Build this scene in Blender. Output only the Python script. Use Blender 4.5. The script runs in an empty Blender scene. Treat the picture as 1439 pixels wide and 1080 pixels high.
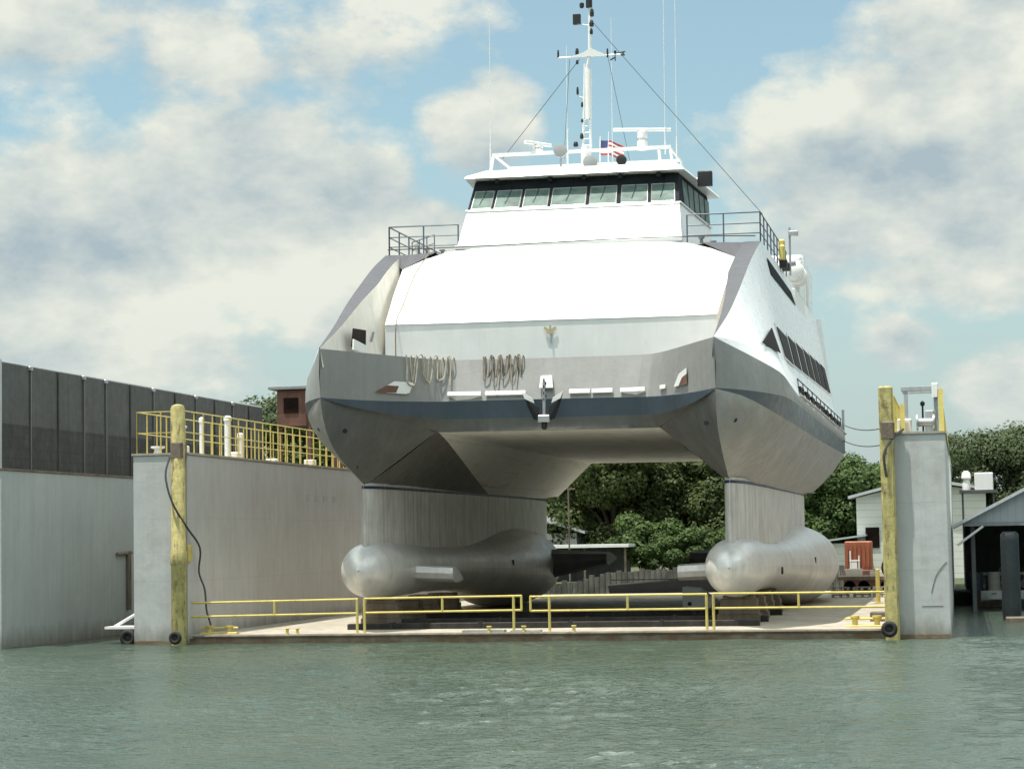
import bpy, math, random
from math import pi, sin, cos, radians, atan, sqrt
from mathutils import Vector, Matrix, noise
random.seed(7)
sc = bpy.context.scene
COL = sc.collection

# ---------------------------------------------------------------- materials
def new_mat(name):
    m = bpy.data.materials.new(name); m.use_nodes = True
    nt = m.node_tree; b = nt.nodes['Principled BSDF']
    return m, nt, b

def N(nt, t, **k):
    n = nt.nodes.new(t)
    for a, v in k.items():
        if a.startswith('i_'):
            key = a[2:]
            n.inputs[int(key) if key.isdigit() else key].default_value = v
        else: setattr(n, a, v)
    return n

def mixc(nt, fac, a, b, mode='MIX'):
    n = nt.nodes.new('ShaderNodeMix'); n.data_type = 'RGBA'; n.blend_type = mode
    for s, v in ((0, fac), (6, a), (7, b)):
        if hasattr(v, 'links') or hasattr(v, 'is_linked'): nt.links.new(v, n.inputs[s])
        elif s == 0: n.inputs[0].default_value = v
        else: n.inputs[s].default_value = (*v, 1)
    return n.outputs[2]

def ramp(nt, src, a, b, va=0., vb=1.):
    n = nt.nodes.new('ShaderNodeMapRange'); n.clamp = True
    n.inputs[1].default_value = a; n.inputs[2].default_value = b
    n.inputs[3].default_value = va; n.inputs[4].default_value = vb
    nt.links.new(src, n.inputs[0]); return n.outputs[0]

def tex(nt, scale, detail=5, vec=(1, 1, 1), rough=.6, kind='noise', off=(0, 0, 0)):
    co = nt.nodes.new('ShaderNodeTexCoord')
    mp = nt.nodes.new('ShaderNodeMapping'); mp.inputs['Scale'].default_value = vec
    mp.inputs['Location'].default_value = off
    nt.links.new(co.outputs['Object'], mp.inputs[0])
    if kind == 'noise':
        n = nt.nodes.new('ShaderNodeTexNoise'); n.inputs['Scale'].default_value = scale
        n.inputs['Detail'].default_value = detail; n.inputs['Roughness'].default_value = rough
        nt.links.new(mp.outputs[0], n.inputs[0]); return n.outputs[0]
    if kind == 'wave':
        n = nt.nodes.new('ShaderNodeTexWave'); n.inputs['Scale'].default_value = scale
        n.inputs['Distortion'].default_value = 0
        nt.links.new(mp.outputs[0], n.inputs[0]); return n.outputs[1]
    if kind == 'vor':
        n = nt.nodes.new('ShaderNodeTexVoronoi'); n.inputs['Scale'].default_value = scale
        nt.links.new(mp.outputs[0], n.inputs[0]); return n.outputs[0]

def paint(name, col, rough=.5, metal=0., var=.25, stain=None, stain_amt=.0, streak=True, bump=.15, scale=1.2,
          thr=(.55, .75), seams=None, seam_amt=.25, spec=.5, svec=None, dent=0., tide=None):
    """weathered paint: broad blotches, vertical streaks, optional rust and plate seams"""
    m, nt, b = new_mat(name)
    dark = tuple(c*(1-var) for c in col); lite = tuple(min(1, c*(1+var*.5)) for c in col)
    c = mixc(nt, ramp(nt, tex(nt, scale, 6), .3, .7), dark, lite)
    if streak:
        s = ramp(nt, tex(nt, 2.2, 5, svec or (1.6, 1.6, .12), .7, off=(3, 1, 7)), .45, .75)
        c = mixc(nt, s, c, tuple(x*(1-var*1.3) for x in col))
    if stain:
        s1 = ramp(nt, tex(nt, 1.7, 8, svec or (1.4, 1.4, .35), .72, off=(11, 5, 2)), thr[0], thr[1], 0, stain_amt)
        c = mixc(nt, s1, c, stain)
    if tide:      # weed and rust stain just above the waterline
        co = nt.nodes.new('ShaderNodeTexCoord'); sp = nt.nodes.new('ShaderNodeSeparateXYZ'); nt.links.new(co.outputs['Object'], sp.inputs[0])
        ad = N(nt, 'ShaderNodeMath', operation='MULTIPLY_ADD'); ad.inputs[1].default_value = -1.1
        nt.links.new(tex(nt, 2.5, 6, (1, 1, .3), off=(2, 8, 4)), ad.inputs[0]); nt.links.new(sp.outputs[2], ad.inputs[2])
        c = mixc(nt, ramp(nt, ad.outputs[0], -.55, tide, .75, 0), c, (.13, .12, .08))
    if seams:
        for ax, per in seams:
            co = nt.nodes.new('ShaderNodeTexCoord'); sp = nt.nodes.new('ShaderNodeSeparateXYZ')
            nt.links.new(co.outputs['Object'], sp.inputs[0])
            pp = N(nt, 'ShaderNodeMath', operation='PINGPONG'); pp.inputs[1].default_value = per/2
            nt.links.new(sp.outputs[ax], pp.inputs[0])
            f = ramp(nt, pp.outputs[0], 0.0, .035, seam_amt, 0)
            c = mixc(nt, f, c, tuple(x*.35 for x in col))
    nt.links.new(c, b.inputs['Base Color'])
    b.inputs['Metallic'].default_value = metal
    b.inputs['Specular IOR Level'].default_value = spec
    r = ramp(nt, tex(nt, 3., 4, off=(5, 5, 5)), .3, .7, max(0, rough-.1), min(1, rough+.12))
    nt.links.new(r, b.inputs['Roughness'])
    if bump:
        bp = nt.nodes.new('ShaderNodeBump'); bp.inputs['Strength'].default_value = bump
        bp.inputs['Distance'].default_value = .04
        t = tex(nt, 9, 6)
        if dent:
            ad = N(nt, 'ShaderNodeMath', operation='MULTIPLY_ADD'); ad.inputs[1].default_value = dent
            nt.links.new(tex(nt, 1.1, 2, off=(9, 3, 1)), ad.inputs[0]); nt.links.new(t, ad.inputs[2]); t = ad.outputs[0]
        nt.links.new(t, bp.inputs['Height'])
        nt.links.new(bp.outputs[0], b.inputs['Normal'])
    return m

M = {}
M['white'] = paint('white_paint', (.78, .79, .77), .35, seams=[(0, 1.98)], seam_amt=.10, var=.06, stain=(.45, .42, .36), stain_amt=.25, bump=.05, thr=(.6, .85), dent=1.5)
M['whiteside'] = paint('white_side_paint', (.82, .84, .84), .32, var=.08, stain=(.5, .48, .44), stain_amt=.15, streak=False, bump=0, thr=(.55, .8), seams=[(1, 2.4)], seam_amt=.12, dent=2)
M['panel'] = paint('light_grey_paint', (.76, .765, .75), .45, var=.06, stain=(.4, .38, .33), stain_amt=.3, bump=.05, thr=(.6, .85))
M['band'] = paint('grey_band_paint', (.265, .265, .255), .5, var=.1, stain=(.16, .13, .10), stain_amt=.35, bump=.12, dent=3)
M['fin'] = paint('dark_grey_paint', (.075, .075, .085), .5, var=.1, bump=.05)
M['tan'] = paint('pale_inner_paint', (.80, .75, .66), .5, var=.1, stain=(.25, .2, .15), stain_amt=.4, bump=.08)
M['blue'] = paint('blue_grey_stripe', (.075, .10, .13), .4, var=.15, bump=.05)
M['navy'] = paint('navy_line', (.02, .04, .10), .4, var=.15, bump=.0)
M['under'] = paint('bow_paint_haunch_shade', (.135, .135, .13), .5, var=.2, stain=(.2, .17, .13), stain_amt=.25, bump=.15, dent=3)
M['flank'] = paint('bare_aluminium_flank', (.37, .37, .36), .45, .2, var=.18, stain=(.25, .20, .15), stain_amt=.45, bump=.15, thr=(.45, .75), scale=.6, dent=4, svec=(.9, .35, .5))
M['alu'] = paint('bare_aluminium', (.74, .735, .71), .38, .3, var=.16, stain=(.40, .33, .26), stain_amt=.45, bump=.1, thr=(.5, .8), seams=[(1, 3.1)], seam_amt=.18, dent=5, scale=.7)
M['strut'] = paint('streaked_aluminium', (.72, .71, .68), .45, .2, var=.22, stain=(.18, .15, .12), stain_amt=.7, bump=.15, thr=(.48, .7), seams=[(1, 2.6), (2, 3.)], seam_amt=.25, svec=(2.5, 2.5, .1), dent=4)
M['wet'] = paint('stained_wet_deck', (.88, .86, .81), .6, var=.06, stain=(.34, .29, .22), stain_amt=.6, bump=.1, thr=(.55, .72), seams=[(1, 3.2), (0, 1.4)], seam_amt=.2, svec=(1.8, .12, 1.8))
M['deckgrey'] = paint('ship_deck_grey', (.25, .26, .27), .7, var=.15)
M['railblue'] = paint('rail_blue_grey', (.10, .13, .17), .45, var=.1, streak=False, bump=0)
M['metal'] = paint('galvanised_metal', (.42, .42, .42), .4, .6, var=.2, streak=False, bump=0)
M['black'] = paint('black_metal', (.012, .012, .014), .5, var=.3, streak=False, bump=0)
M['whitep'] = paint('plain_white_fitting', (.8, .8, .78), .4, var=.06, streak=False, bump=0)
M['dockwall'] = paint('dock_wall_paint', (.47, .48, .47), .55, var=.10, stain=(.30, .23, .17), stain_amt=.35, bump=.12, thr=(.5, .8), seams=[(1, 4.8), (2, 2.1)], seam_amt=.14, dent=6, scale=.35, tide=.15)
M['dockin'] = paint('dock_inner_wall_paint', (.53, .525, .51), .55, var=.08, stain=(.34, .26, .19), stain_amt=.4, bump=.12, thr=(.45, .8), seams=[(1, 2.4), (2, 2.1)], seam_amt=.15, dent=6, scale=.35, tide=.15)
M['otherwall'] = paint('teal_grey_steel', (.40, .43, .42), .5, var=.12, stain=(.33, .30, .22), stain_amt=.4, bump=.12, thr=(.5, .85), seams=[(1, 1.22)], seam_amt=.16, dent=3, scale=.3, tide=.15)
M['concrete'] = paint('dock_deck_plate', (.42, .39, .32), .75, var=.3, stain=(.22, .13, .07), stain_amt=.6, bump=.3, thr=(.45, .75), streak=False)
M['rustedge'] = paint('rusty_dock_edge', (.24, .20, .14), .75, var=.35, stain=(.14, .07, .03), stain_amt=.9, bump=.4, thr=(.4, .6), svec=(1.2, 1.2, 2))
M['yellow'] = paint('yellow_rail_paint', (.60, .49, .14), .5, var=.15, stain=(.25, .14, .05), stain_amt=.6, streak=False, bump=.1, thr=(.58, .7), scale=3)
M['yellowpost'] = paint('worn_yellow_post', (.50, .43, .17), .6, var=.35, stain=(.10, .06, .03), stain_amt=.85, bump=.4, thr=(.54, .64), svec=(3.2, 3.2, .9), scale=2.5)
M['rubber'] = paint('tyre_rubber', (.018, .018, .017), .8, var=.3, streak=False, bump=.3)
M['rust'] = paint('rust_red_steel', (.17, .08, .055), .75, var=.35, stain=(.08, .04, .025), stain_amt=.7, bump=.3)
M['orange'] = paint('orange_red_paint', (.36, .11, .055), .6, var=.25, stain=(.12, .05, .03), stain_amt=.7, bump=.2)
M['screen'] = paint('dark_screen_sheet', (.085, .09, .088), .7, var=.22, stain=(.14, .12, .09), stain_amt=.5, bump=.2, seams=[(1, 1.1)], seam_amt=.5)
M['mesh'] = paint('lower_screen_mesh', (.055, .055, .05), .8, var=.3, stain=(.10, .09, .07), stain_amt=.6, bump=.2, seams=[(1, 1.1), (2, .35)], seam_amt=.4)
M['wood'] = paint('weathered_timber', (.20, .16, .12), .85, var=.4, stain=(.06, .05, .04), stain_amt=.8, bump=.5)
M['deckshade'] = paint('deck_shade_coat', (.03, .026, .022), .85, var=.5, stain=(.09, .06, .04), stain_amt=.6, bump=.4)  # near-black, stands in for shade on the strips under the ship
M['greywood'] = paint('grey_timber_sheeting', (.21, .20, .175), .85, var=.5, stain=(.30, .20, .10), stain_amt=.7, bump=.5, seams=[(0, .3)], seam_amt=.7, svec=(4, 4, .5))
M['siding'] = paint('white_siding', (.66, .66, .60), .6, var=.06, bump=.05, seams=[(2, .42)], seam_amt=.45, streak=False)
M['roof'] = paint('pale_metal_roof', (.52, .55, .56), .45, .2, var=.1, bump=.05, seams=[(0, .5)], seam_amt=.2)
M['fascia'] = paint('blue_grey_gable', (.38, .41, .43), .6, var=.1, bump=.05, seams=[(0, .3)], seam_amt=.25)
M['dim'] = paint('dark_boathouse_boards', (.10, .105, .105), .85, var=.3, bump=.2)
M['dimgreen'] = paint('dark_green_pile', (.02, .032, .035), .7, var=.3, bump=.3)
M['rope'] = paint('pale_rope', (.42, .38, .30), .9, var=.35, streak=False, bump=0, scale=8)
M['ropedark'] = paint('dirty_rope', (.22, .19, .14), .9, var=.4, streak=False, bump=0, scale=8)
M['cable'] = paint('dark_cable', (.05, .055, .06), .7, var=.2, streak=False, bump=0)
M['bark'] = paint('tree_bark', (.10, .08, .06), .9, var=.35, bump=.6)
M['grass'] = paint('shore_grass', (.06, .075, .03), .9, var=.5, stain=(.14, .11, .07), stain_amt=.7, streak=False, bump=.5)
M['red'] = paint('flag_red', (.42, .05, .06), .8, var=.1, streak=False, bump=0)
M['flagblue'] = paint('flag_blue', (.05, .06, .18), .8, var=.1, streak=False, bump=0)
M['gold'] = paint('emblem_gold', (.42, .36, .18), .6, var=.1, streak=False, bump=0)
M['emblemgrey'] = paint('emblem_grey', (.30, .33, .36), .6, var=.1, streak=False, bump=0)

def glass_mat(name, col, rough=.06):
    m, nt, b = new_mat(name)
    b.inputs['Roughness'].default_value = rough; b.inputs['Specular IOR Level'].default_value = .12
    c = mixc(nt, ramp(nt, tex(nt, 1.6, 3, (1, 1, 2.)), .35, .65), tuple(x*.55 for x in col), col)
    nt.links.new(c, b.inputs['Base Color'])
    return m
M['glass'] = glass_mat('pilothouse_glass', (.15, .22, .195), .5)
M['glassdark'] = glass_mat('dark_cabin_glass', (.02, .012, .01), .5); M['glassdark'].node_tree.nodes['Principled BSDF'].inputs['Specular IOR Level'].default_value = .05
M['header'] = paint('black_window_band', (.035, .04, .045), .8, var=.2, streak=False, bump=0, spec=.03)

def leaf_mat(name, a, b_, c_):
    m, nt, b = new_mat(name)
    g = nt.nodes.new('ShaderNodeNewGeometry')
    c = mixc(nt, g.outputs['Random Per Island'], a, b_)
    c = mixc(nt, ramp(nt, tex(nt, .55, 3), .42, .62), c, c_)
    nt.links.new(c, b.inputs['Base Color']); b.inputs['Roughness'].default_value = .6
    b.inputs['Specular IOR Level'].default_value = .25
    tr = nt.nodes.new('ShaderNodeBsdfTranslucent'); nt.links.new(c, tr.inputs[0])
    mx = nt.nodes.new('ShaderNodeMixShader'); mx.inputs[0].default_value = .3
    nt.links.new(b.outputs[0], mx.inputs[1]); nt.links.new(tr.outputs[0], mx.inputs[2])
    nt.links.new(mx.outputs[0], nt.nodes['Material Output'].inputs[0])
    return m
M['leafA'] = leaf_mat('dark_oak_leaves', (.042, .066, .02), (.105, .135, .038), (.055, .078, .024))
M['leafB'] = leaf_mat('bright_leaves', (.04, .08, .02), (.10, .15, .04), (.055, .09, .028))
M['leafC'] = leaf_mat('grey_green_leaves', (.06, .09, .04), (.12, .15, .065), (.08, .105, .05))

# ---------------------------------------------------------------- mesh builder
class MB:
    def __init__(s): s.v = []; s.f = []; s.m = []
    def add(s, vs, fs, mi=0):
        o = len(s.v); s.v += [tuple(v) for v in vs]
        for f in fs: s.f.append(tuple(i+o for i in f)); s.m.append(mi)
        return s
    def box(s, x0, x1, y0, y1, z0, z1, mi=0):
        vs = [(x, y, z) for z in (z0, z1) for x, y in ((x0, y0), (x1, y0), (x1, y1), (x0, y1))]
        return s.add(vs, [(3, 2, 1, 0), (4, 5, 6, 7), (0, 1, 5, 4), (1, 2, 6, 5), (2, 3, 7, 6), (3, 0, 4, 7)], mi)
    def bbox(s, x0, x1, y0, y1, z0, z1, b=.02, mi=0):
        """box with bevelled vertical and top edges"""
        r = [(x0+b, y0), (x1-b, y0), (x1, y0+b), (x1, y1-b), (x1-b, y1), (x0+b, y1), (x0, y1-b), (x0, y0+b)]
        cx, cy = (x0+x1)/2, (y0+y1)/2
        def ring(z, k): return [(cx+(x-cx)*(1-k*2/(max(x1-x0, 1e-6))), cy+(y-cy)*(1-k*2/(max(y1-y0, 1e-6))), z) for x, y in r]
        vs = ring(z0, 0)+ring(z1-b, 0)+ring(z1, b*.99 if min(x1-x0, y1-y0) > 2.2*b else 0)
        fs = [tuple(range(7, -1, -1)), tuple(range(16, 24))]
        for L in (0, 8):
            for i in range(8): j = (i+1) % 8; fs.append((L+i, L+j, L+8+j, L+8+i))
        return s.add(vs, fs, mi)
    def tube(s, pts, r, n=8, mi=0, r1=None, cap=True):
        pts = [Vector(p) for p in pts]; vs = []; fs = []
        up = None
        for i, p in enumerate(pts):
            d = (pts[min(i+1, len(pts)-1)]-pts[max(i-1, 0)])
            if d.length < 1e-9: d = Vector((0, 0, 1))
            d.normalize()
            if up is None: up = Vector((0, 0, 1)) if abs(d.z) < .9 else Vector((1, 0, 0))
            a = d.cross(up)
            if a.length < 1e-4: a = d.orthogonal()
            a.normalize(); b = a.cross(d).normalized(); up = b
            rr = r if r1 is None else r+(r1-r)*i/(len(pts)-1)
            for k in range(n):
                t = 2*pi*k/n; vs.append(p+a*cos(t)*rr+b*sin(t)*rr)
        for i in range(len(pts)-1):
            for k in range(n):
                k2 = (k+1) % n; fs.append((i*n+k, i*n+k2, (i+1)*n+k2, (i+1)*n+k))
        if cap: fs.append(tuple(range(n-1, -1, -1))); fs.append(tuple((len(pts)-1)*n+k for k in range(n)))
        return s.add(vs, fs, mi)
    def lathe(s, c, prof, n=16, mi=0, ax='z'):
        vs = []; fs = []
        for r, h in prof:
            for k in range(n):
                t = 2*pi*k/n; a, b = r*cos(t), r*sin(t)
                vs.append((c[0]+a, c[1]+b, c[2]+h) if ax == 'z' else (c[0]+a, c[1]+h, c[2]+b) if ax == 'y' else (c[0]+h, c[1]+a, c[2]+b))
        for i in range(len(prof)-1):
            for k in range(n):
                k2 = (k+1) % n; fs.append((i*n+k, i*n+k2, (i+1)*n+k2, (i+1)*n+k))
        fs.append(tuple(range(n-1, -1, -1))); fs.append(tuple((len(prof)-1)*n+k for k in range(n)))
        return s.add(vs, fs, mi)
    def prism(s, poly, d, mi=0):
        """polygon (3D points) extruded by vector d"""
        n = len(poly); vs = [Vector(p) for p in poly]+[Vector(p)+Vector(d) for p in poly]
        fs = [tuple(range(n-1, -1, -1)), tuple(range(n, 2*n))]
        for i in range(n): j = (i+1) % n; fs.append((i, j, n+j, n+i))
        return s.add(vs, fs, mi)
    def grid(s, rows, mi=0, flip=False):
        n = len(rows[0]); vs = [p for r in rows for p in r]; fs = []
        for i in range(len(rows)-1):
            for k in range(n-1):
                f = (i*n+k, i*n+k+1, (i+1)*n+k+1, (i+1)*n+k)
                fs.append(f[::-1] if flip else f)
        return s.add(vs, fs, mi)
    def torus(s, c, R, r, ax='y', n=20, k=8, mi=0):
        pts = []; vs = []; fs = []
        for i in range(n):
            t = 2*pi*i/n
            for j in range(k):
                p = 2*pi*j/k; q = R+r*cos(p); a, b, h = q*cos(t), q*sin(t), r*sin(p)
                vs.append((c[0]+a, c[1]+h, c[2]+b) if ax == 'y' else (c[0]+h, c[1]+a, c[2]+b) if ax == 'x' else (c[0]+a, c[1]+b, c[2]+h))
        for i in range(n):
            for j in range(k):
                i2, j2 = (i+1) % n, (j+1) % k
                fs.append((i*k+j, i2*k+j, i2*k+j2, i*k+j2))
        return s.add(vs, fs, mi)
    def mirror(s):
        o = MB(); o.v = [(-x, y, z) for x, y, z in s.v]; o.f = [f[::-1] for f in s.f]; o.m = list(s.m); return o
    def merge(s, o): 
        k = len(s.v); s.v += o.v; s.f += [tuple(i+k for i in f) for f in o.f]; s.m += o.m; return s
    def build(s, name, mats, parent=None, smooth=0, bevel=0, label=None):
        me = bpy.data.meshes.new(name); me.from_pydata(s.v, [], s.f)
        if not isinstance(mats, (list, tuple)): mats = [mats]
        for m in mats: me.materials.append(m)
        me.polygons.foreach_set('material_index', s.m)
        me.update()
        import bmesh
        bm = bmesh.new(); bm.from_mesh(me); bmesh.ops.recalc_face_normals(bm, faces=bm.faces); bm.to_mesh(me); bm.free()
        o = bpy.data.objects.new(name, me); COL.objects.link(o)
        if smooth:
            me.polygons.foreach_set('use_smooth', [True]*len(me.polygons))
            me.set_sharp_from_angle(angle=radians(smooth))
        if bevel:
            b = o.modifiers.new('bevel', 'BEVEL'); b.width = bevel; b.segments = 2; b.limit_method = 'ANGLE'
        if parent: par(o, parent)
        if label: o['label'] = label
        return o

def par(o, p):
    o.parent = p
    mw = Matrix.Translation(p.location); q = p.parent
    if q is not None: mw = Matrix.Identity(4) if p.type == 'MESH' else mw
    if p.type == 'MESH': mw = Matrix.Identity(4)
    o.matrix_parent_inverse = mw.inverted()
def thing(name, label, cat, loc=(0, 0, 0), group=None):
    o = bpy.data.objects.new(name, None); o.location = loc; o.empty_display_size = .5; COL.objects.link(o)
    return tag(o, label, cat, group)
def tag(o, label, cat, group=None):
    o['label'] = label; o['category'] = cat
    if group: o['group'] = group
    return o
def setting(o, kind='structure'): o['kind'] = kind; return o
def dup(root, loc, label, rz=0, scale=None):
    r = root.copy(); COL.objects.link(r); r.location = loc; r.rotation_euler = (0, 0, rz); r['label'] = label
    if scale: r.scale = scale
    for ch in root.children:
        c = ch.copy(); COL.objects.link(c); c.parent = r
        for g in ch.children:
            d = g.copy(); COL.objects.link(d); d.parent = c
    return r
def lerp(a, b, t): return tuple(x+(y-x)*t for x, y in zip(a, b))
def smoothpath(pts, n=6):
    """Catmull-Rom through points"""
    P = [Vector(p) for p in pts]; P = [P[0]*2-P[1]]+P+[P[-1]*2-P[-2]]; out = []
    for i in range(1, len(P)-2):
        for k in range(n):
            t = k/n; a, b, c, d = P[i-1:i+3]
            out.append(tuple(.5*((2*b)+(c-a)*t+(2*a-5*b+4*c-d)*t*t+(3*b-a-3*c+d)*t**3)))
    out.append(tuple(P[-2])); return out
def resample(pts, n):
    P = [Vector(p) for p in pts]; L = [0]
    for a, b in zip(P, P[1:]): L.append(L[-1]+(b-a).length)
    out = []; j = 0
    for i in range(n):
        s = L[-1]*i/(n-1)
        while j < len(L)-2 and L[j+1] < s: j += 1
        t = (s-L[j])/max(1e-9, L[j+1]-L[j]); out.append(tuple(P[j].lerp(P[j+1], min(1, t))))
    return out

# ---------------------------------------------------------------- camera
TH = atan(625/3000.); PH = atan((757-540)/3000.); RO = radians(1.05)
fw = Vector((-sin(TH)*cos(PH), cos(TH)*cos(PH), sin(PH))); r_ = Vector((cos(TH), sin(TH), 0)); u_ = r_.cross(fw)
rt = r_*cos(RO)-u_*sin(RO); up = r_*sin(RO)+u_*cos(RO)
cd = bpy.data.cameras.new('camera'); cam = bpy.data.objects.new('camera', cd); COL.objects.link(cam)
cam.matrix_world = Matrix(((rt.x, up.x, -fw.x, 14), (rt.y, up.y, -fw.y, -68), (rt.z, up.z, -fw.z, 3.3), (0, 0, 0, 1)))
cd.sensor_width = 36; cd.lens = 3000/1439*36; cd.clip_end = 5000; cd.clip_start = .5
sc.camera = cam
def azel(px, py):
    """direction of a cloud as azimuth and elevation"""
    d = fw+rt*((px-719.5)/3000)+up*((540-py)/3000); d.normalize()
    return math.atan2(d.x, d.y), math.asin(d.z)

# ---------------------------------------------------------------- light and sky
SUN_AZ, SUN_EL = radians(226), radians(76)     # azimuth clockwise from +Y
sd = Vector((sin(SUN_AZ)*cos(SUN_EL), cos(SUN_AZ)*cos(SUN_EL), sin(SUN_EL)))
L = bpy.data.lights.new('sun', 'SUN'); L.energy = 4.2; L.angle = radians(.53); L.color = (1, .96, .88)
lo = bpy.data.objects.new('sun', L); COL.objects.link(lo)
lo.rotation_euler = sd.to_track_quat('Z', 'Y').to_euler(); lo.location = sd*200
w = bpy.data.worlds.new('World'); sc.world = w; w.use_nodes = True
nt = w.node_tree; nt.nodes.clear()
out = nt.nodes.new('ShaderNodeOutputWorld')
sky = nt.nodes.new('ShaderNodeTexSky'); sky.sky_type = 'NISHITA'; sky.sun_disc = False
sky.sun_elevation = SUN_EL; sky.sun_rotation = SUN_AZ; sky.air_density = 1.; sky.dust_density = 2.2; sky.ozone_density = 1.2
bg = nt.nodes.new('ShaderNodeBackground'); bg.inputs[1].default_value = .115
def m_(op, a, b=None, c=None, clamp=False):
    n = nt.nodes.new('ShaderNodeMath'); n.operation = op; n.use_clamp = clamp
    for i, v in enumerate((a, b, c)):
        if v is None: continue
        if isinstance(v, (int, float)): n.inputs[i].default_value = v
        else: nt.links.new(v, n.inputs[i])
    return n.outputs[0]
tc = nt.nodes.new('ShaderNodeTexCoord'); sp = nt.nodes.new('ShaderNodeSeparateXYZ'); nt.links.new(tc.outputs['Generated'], sp.inputs[0])
AZ = m_('ARCTAN2', sp.outputs[0], sp.outputs[1]); EL = m_('ARCSINE', sp.outputs[2])
nt.links.new(mixc(nt, ramp(nt, EL, 0, .2, .75, .2), mixc(nt, 1.0, sky.outputs[0], (.93, 1.10, .95), 'MULTIPLY'), (3.3, 3.95, 4.15)), bg.inputs[0])
def nz(scale, detail, daz=0, de=0, rough=.6, sy=1.6):
    cb = nt.nodes.new('ShaderNodeCombineXYZ')
    nt.links.new(m_('ADD', AZ, daz), cb.inputs[0]); nt.links.new(m_('MULTIPLY_ADD', EL, sy, de), cb.inputs[1])
    n = nt.nodes.new('ShaderNodeTexNoise'); n.inputs['Scale'].default_value = scale
    n.inputs['Detail'].default_value = detail; n.inputs['Roughness'].default_value = rough
    nt.links.new(cb.outputs[0], n.inputs[0]); return n.outputs[0]
# cloud masses: centre and half-size given as directions in the sky, weight
blobs = [(110, 330, 230, 150, .95), (330, 260, 170, 130, .95), (560, 380, 220, 130, .85), (660, 190, 80, 75, 1.), (520, 250, 90, 70, .6), (200, 500, 330, 70, .7), (460, 470, 200, 60, .6),
         (60, 30, 150, 85, .8), (300, 80, 120, 70, .55), (480, 60, 150, 90, .6), (420, 190, 90, 50, .5),
         (1150, 230, 120, 100, .95), (1290, 190, 170, 130, 1.05), (1430, 150, 130, 170, 1.), (1290, 40, 120, 70, .8), (1390, 320, 160, 90, .8), (1170, 330, 120, 60, .7),
         (1160, 350, 150, 45, .5), (1255, 480, 55, 42, .8), (1420, 550, 75, 55, .8), (1300, 390, 160, 45, .45)]
field = None; num = None; den = None
for x, y, rx, ry, wt in blobs:
    a, e = azel(x, y); ra, re = rx/3000, ry/3000
    u = m_('MULTIPLY_ADD', AZ, 1/ra, -a/ra); v = m_('MULTIPLY_ADD', EL, 1/re, -e/re)
    d = m_('SQRT', m_('ADD', m_('MULTIPLY', u, u), m_('MULTIPLY', v, v)))
    k = m_('MULTIPLY', m_('SUBTRACT', 1.25, d), wt)
    kp = m_('MAXIMUM', k, .0); kv = m_('MULTIPLY', kp, v); num = kv if num is None else m_('ADD', num, kv); den = kp if den is None else m_('ADD', den, kp)
    field = k if field is None else m_('SMOOTH_MAX', field, k, .25)
# the rest of the sky: scattered clouds from noise alone
far = m_('MULTIPLY_ADD', nz(2.2, 3, 4.1, 2.2), 4., -1.9)
ina = m_('SUBTRACT', .33, m_('ABSOLUTE', m_('ADD', AZ, .2)))
outside = m_('MULTIPLY', ina, -12, clamp=True)
outside = m_('MAXIMUM', outside, m_('MULTIPLY', m_('SUBTRACT', EL, .30), 10, clamp=True))
field = m_('ADD', m_('MULTIPLY', m_('MAXIMUM', field, -1.), m_('SUBTRACT', 1, outside)), m_('MULTIPLY', far, outside))
n1 = nz(8, 9, rough=.58); n2 = nz(8, 9, daz=.014, de=-.035, rough=.58); n3 = nz(5, 4, 3, 1)
dens = m_('ADD', field, m_('MULTIPLY_ADD', n1, 3.6, -1.8))
mask = ramp(nt, dens, -.02, .36, 0, 1)
lit = m_('MULTIPLY_ADD', m_('SUBTRACT', n1, n2), 3.8, .58)
lit = m_('ADD', lit, m_('MULTIPLY', m_('SUBTRACT', n3, .5), 1.1))
lit = m_('SUBTRACT', lit, m_('MULTIPLY', ramp(nt, dens, .5, 2.2), .22))
lit = m_('ADD', lit, m_('MULTIPLY', ramp(nt, EL, .03, .2), .10))
lit = m_('ADD', lit, m_('MULTIPLY', m_('DIVIDE', num, m_('ADD', den, .25)), .34))
lit = m_('MAXIMUM', m_('MINIMUM', lit, 1), 0)
cc = mixc(nt, lit, (.36, .44, .48), (.74, .75, .66))
hz = ramp(nt, EL, -.02, .12, .5, 0)
bgc = nt.nodes.new('ShaderNodeBackground'); nt.links.new(ramp(nt, EL, .26, .7, .80, 3.0), bgc.inputs[1])
nt.links.new(mixc(nt, hz, cc, (.44, .53, .55)), bgc.inputs[0])
mx = nt.nodes.new('ShaderNodeMixShader'); nt.links.new(m_('MULTIPLY', mask, .94), mx.inputs[0])
nt.links.new(bg.outputs[0], mx.inputs[1]); nt.links.new(bgc.outputs[0], mx.inputs[2]); nt.links.new(mx.outputs[0], out.inputs[0])
sc.view_settings.view_transform = 'Standard'; sc.view_settings.look = 'None'; sc.view_settings.exposure = .53; sc.view_settings.gamma = 1

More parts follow.
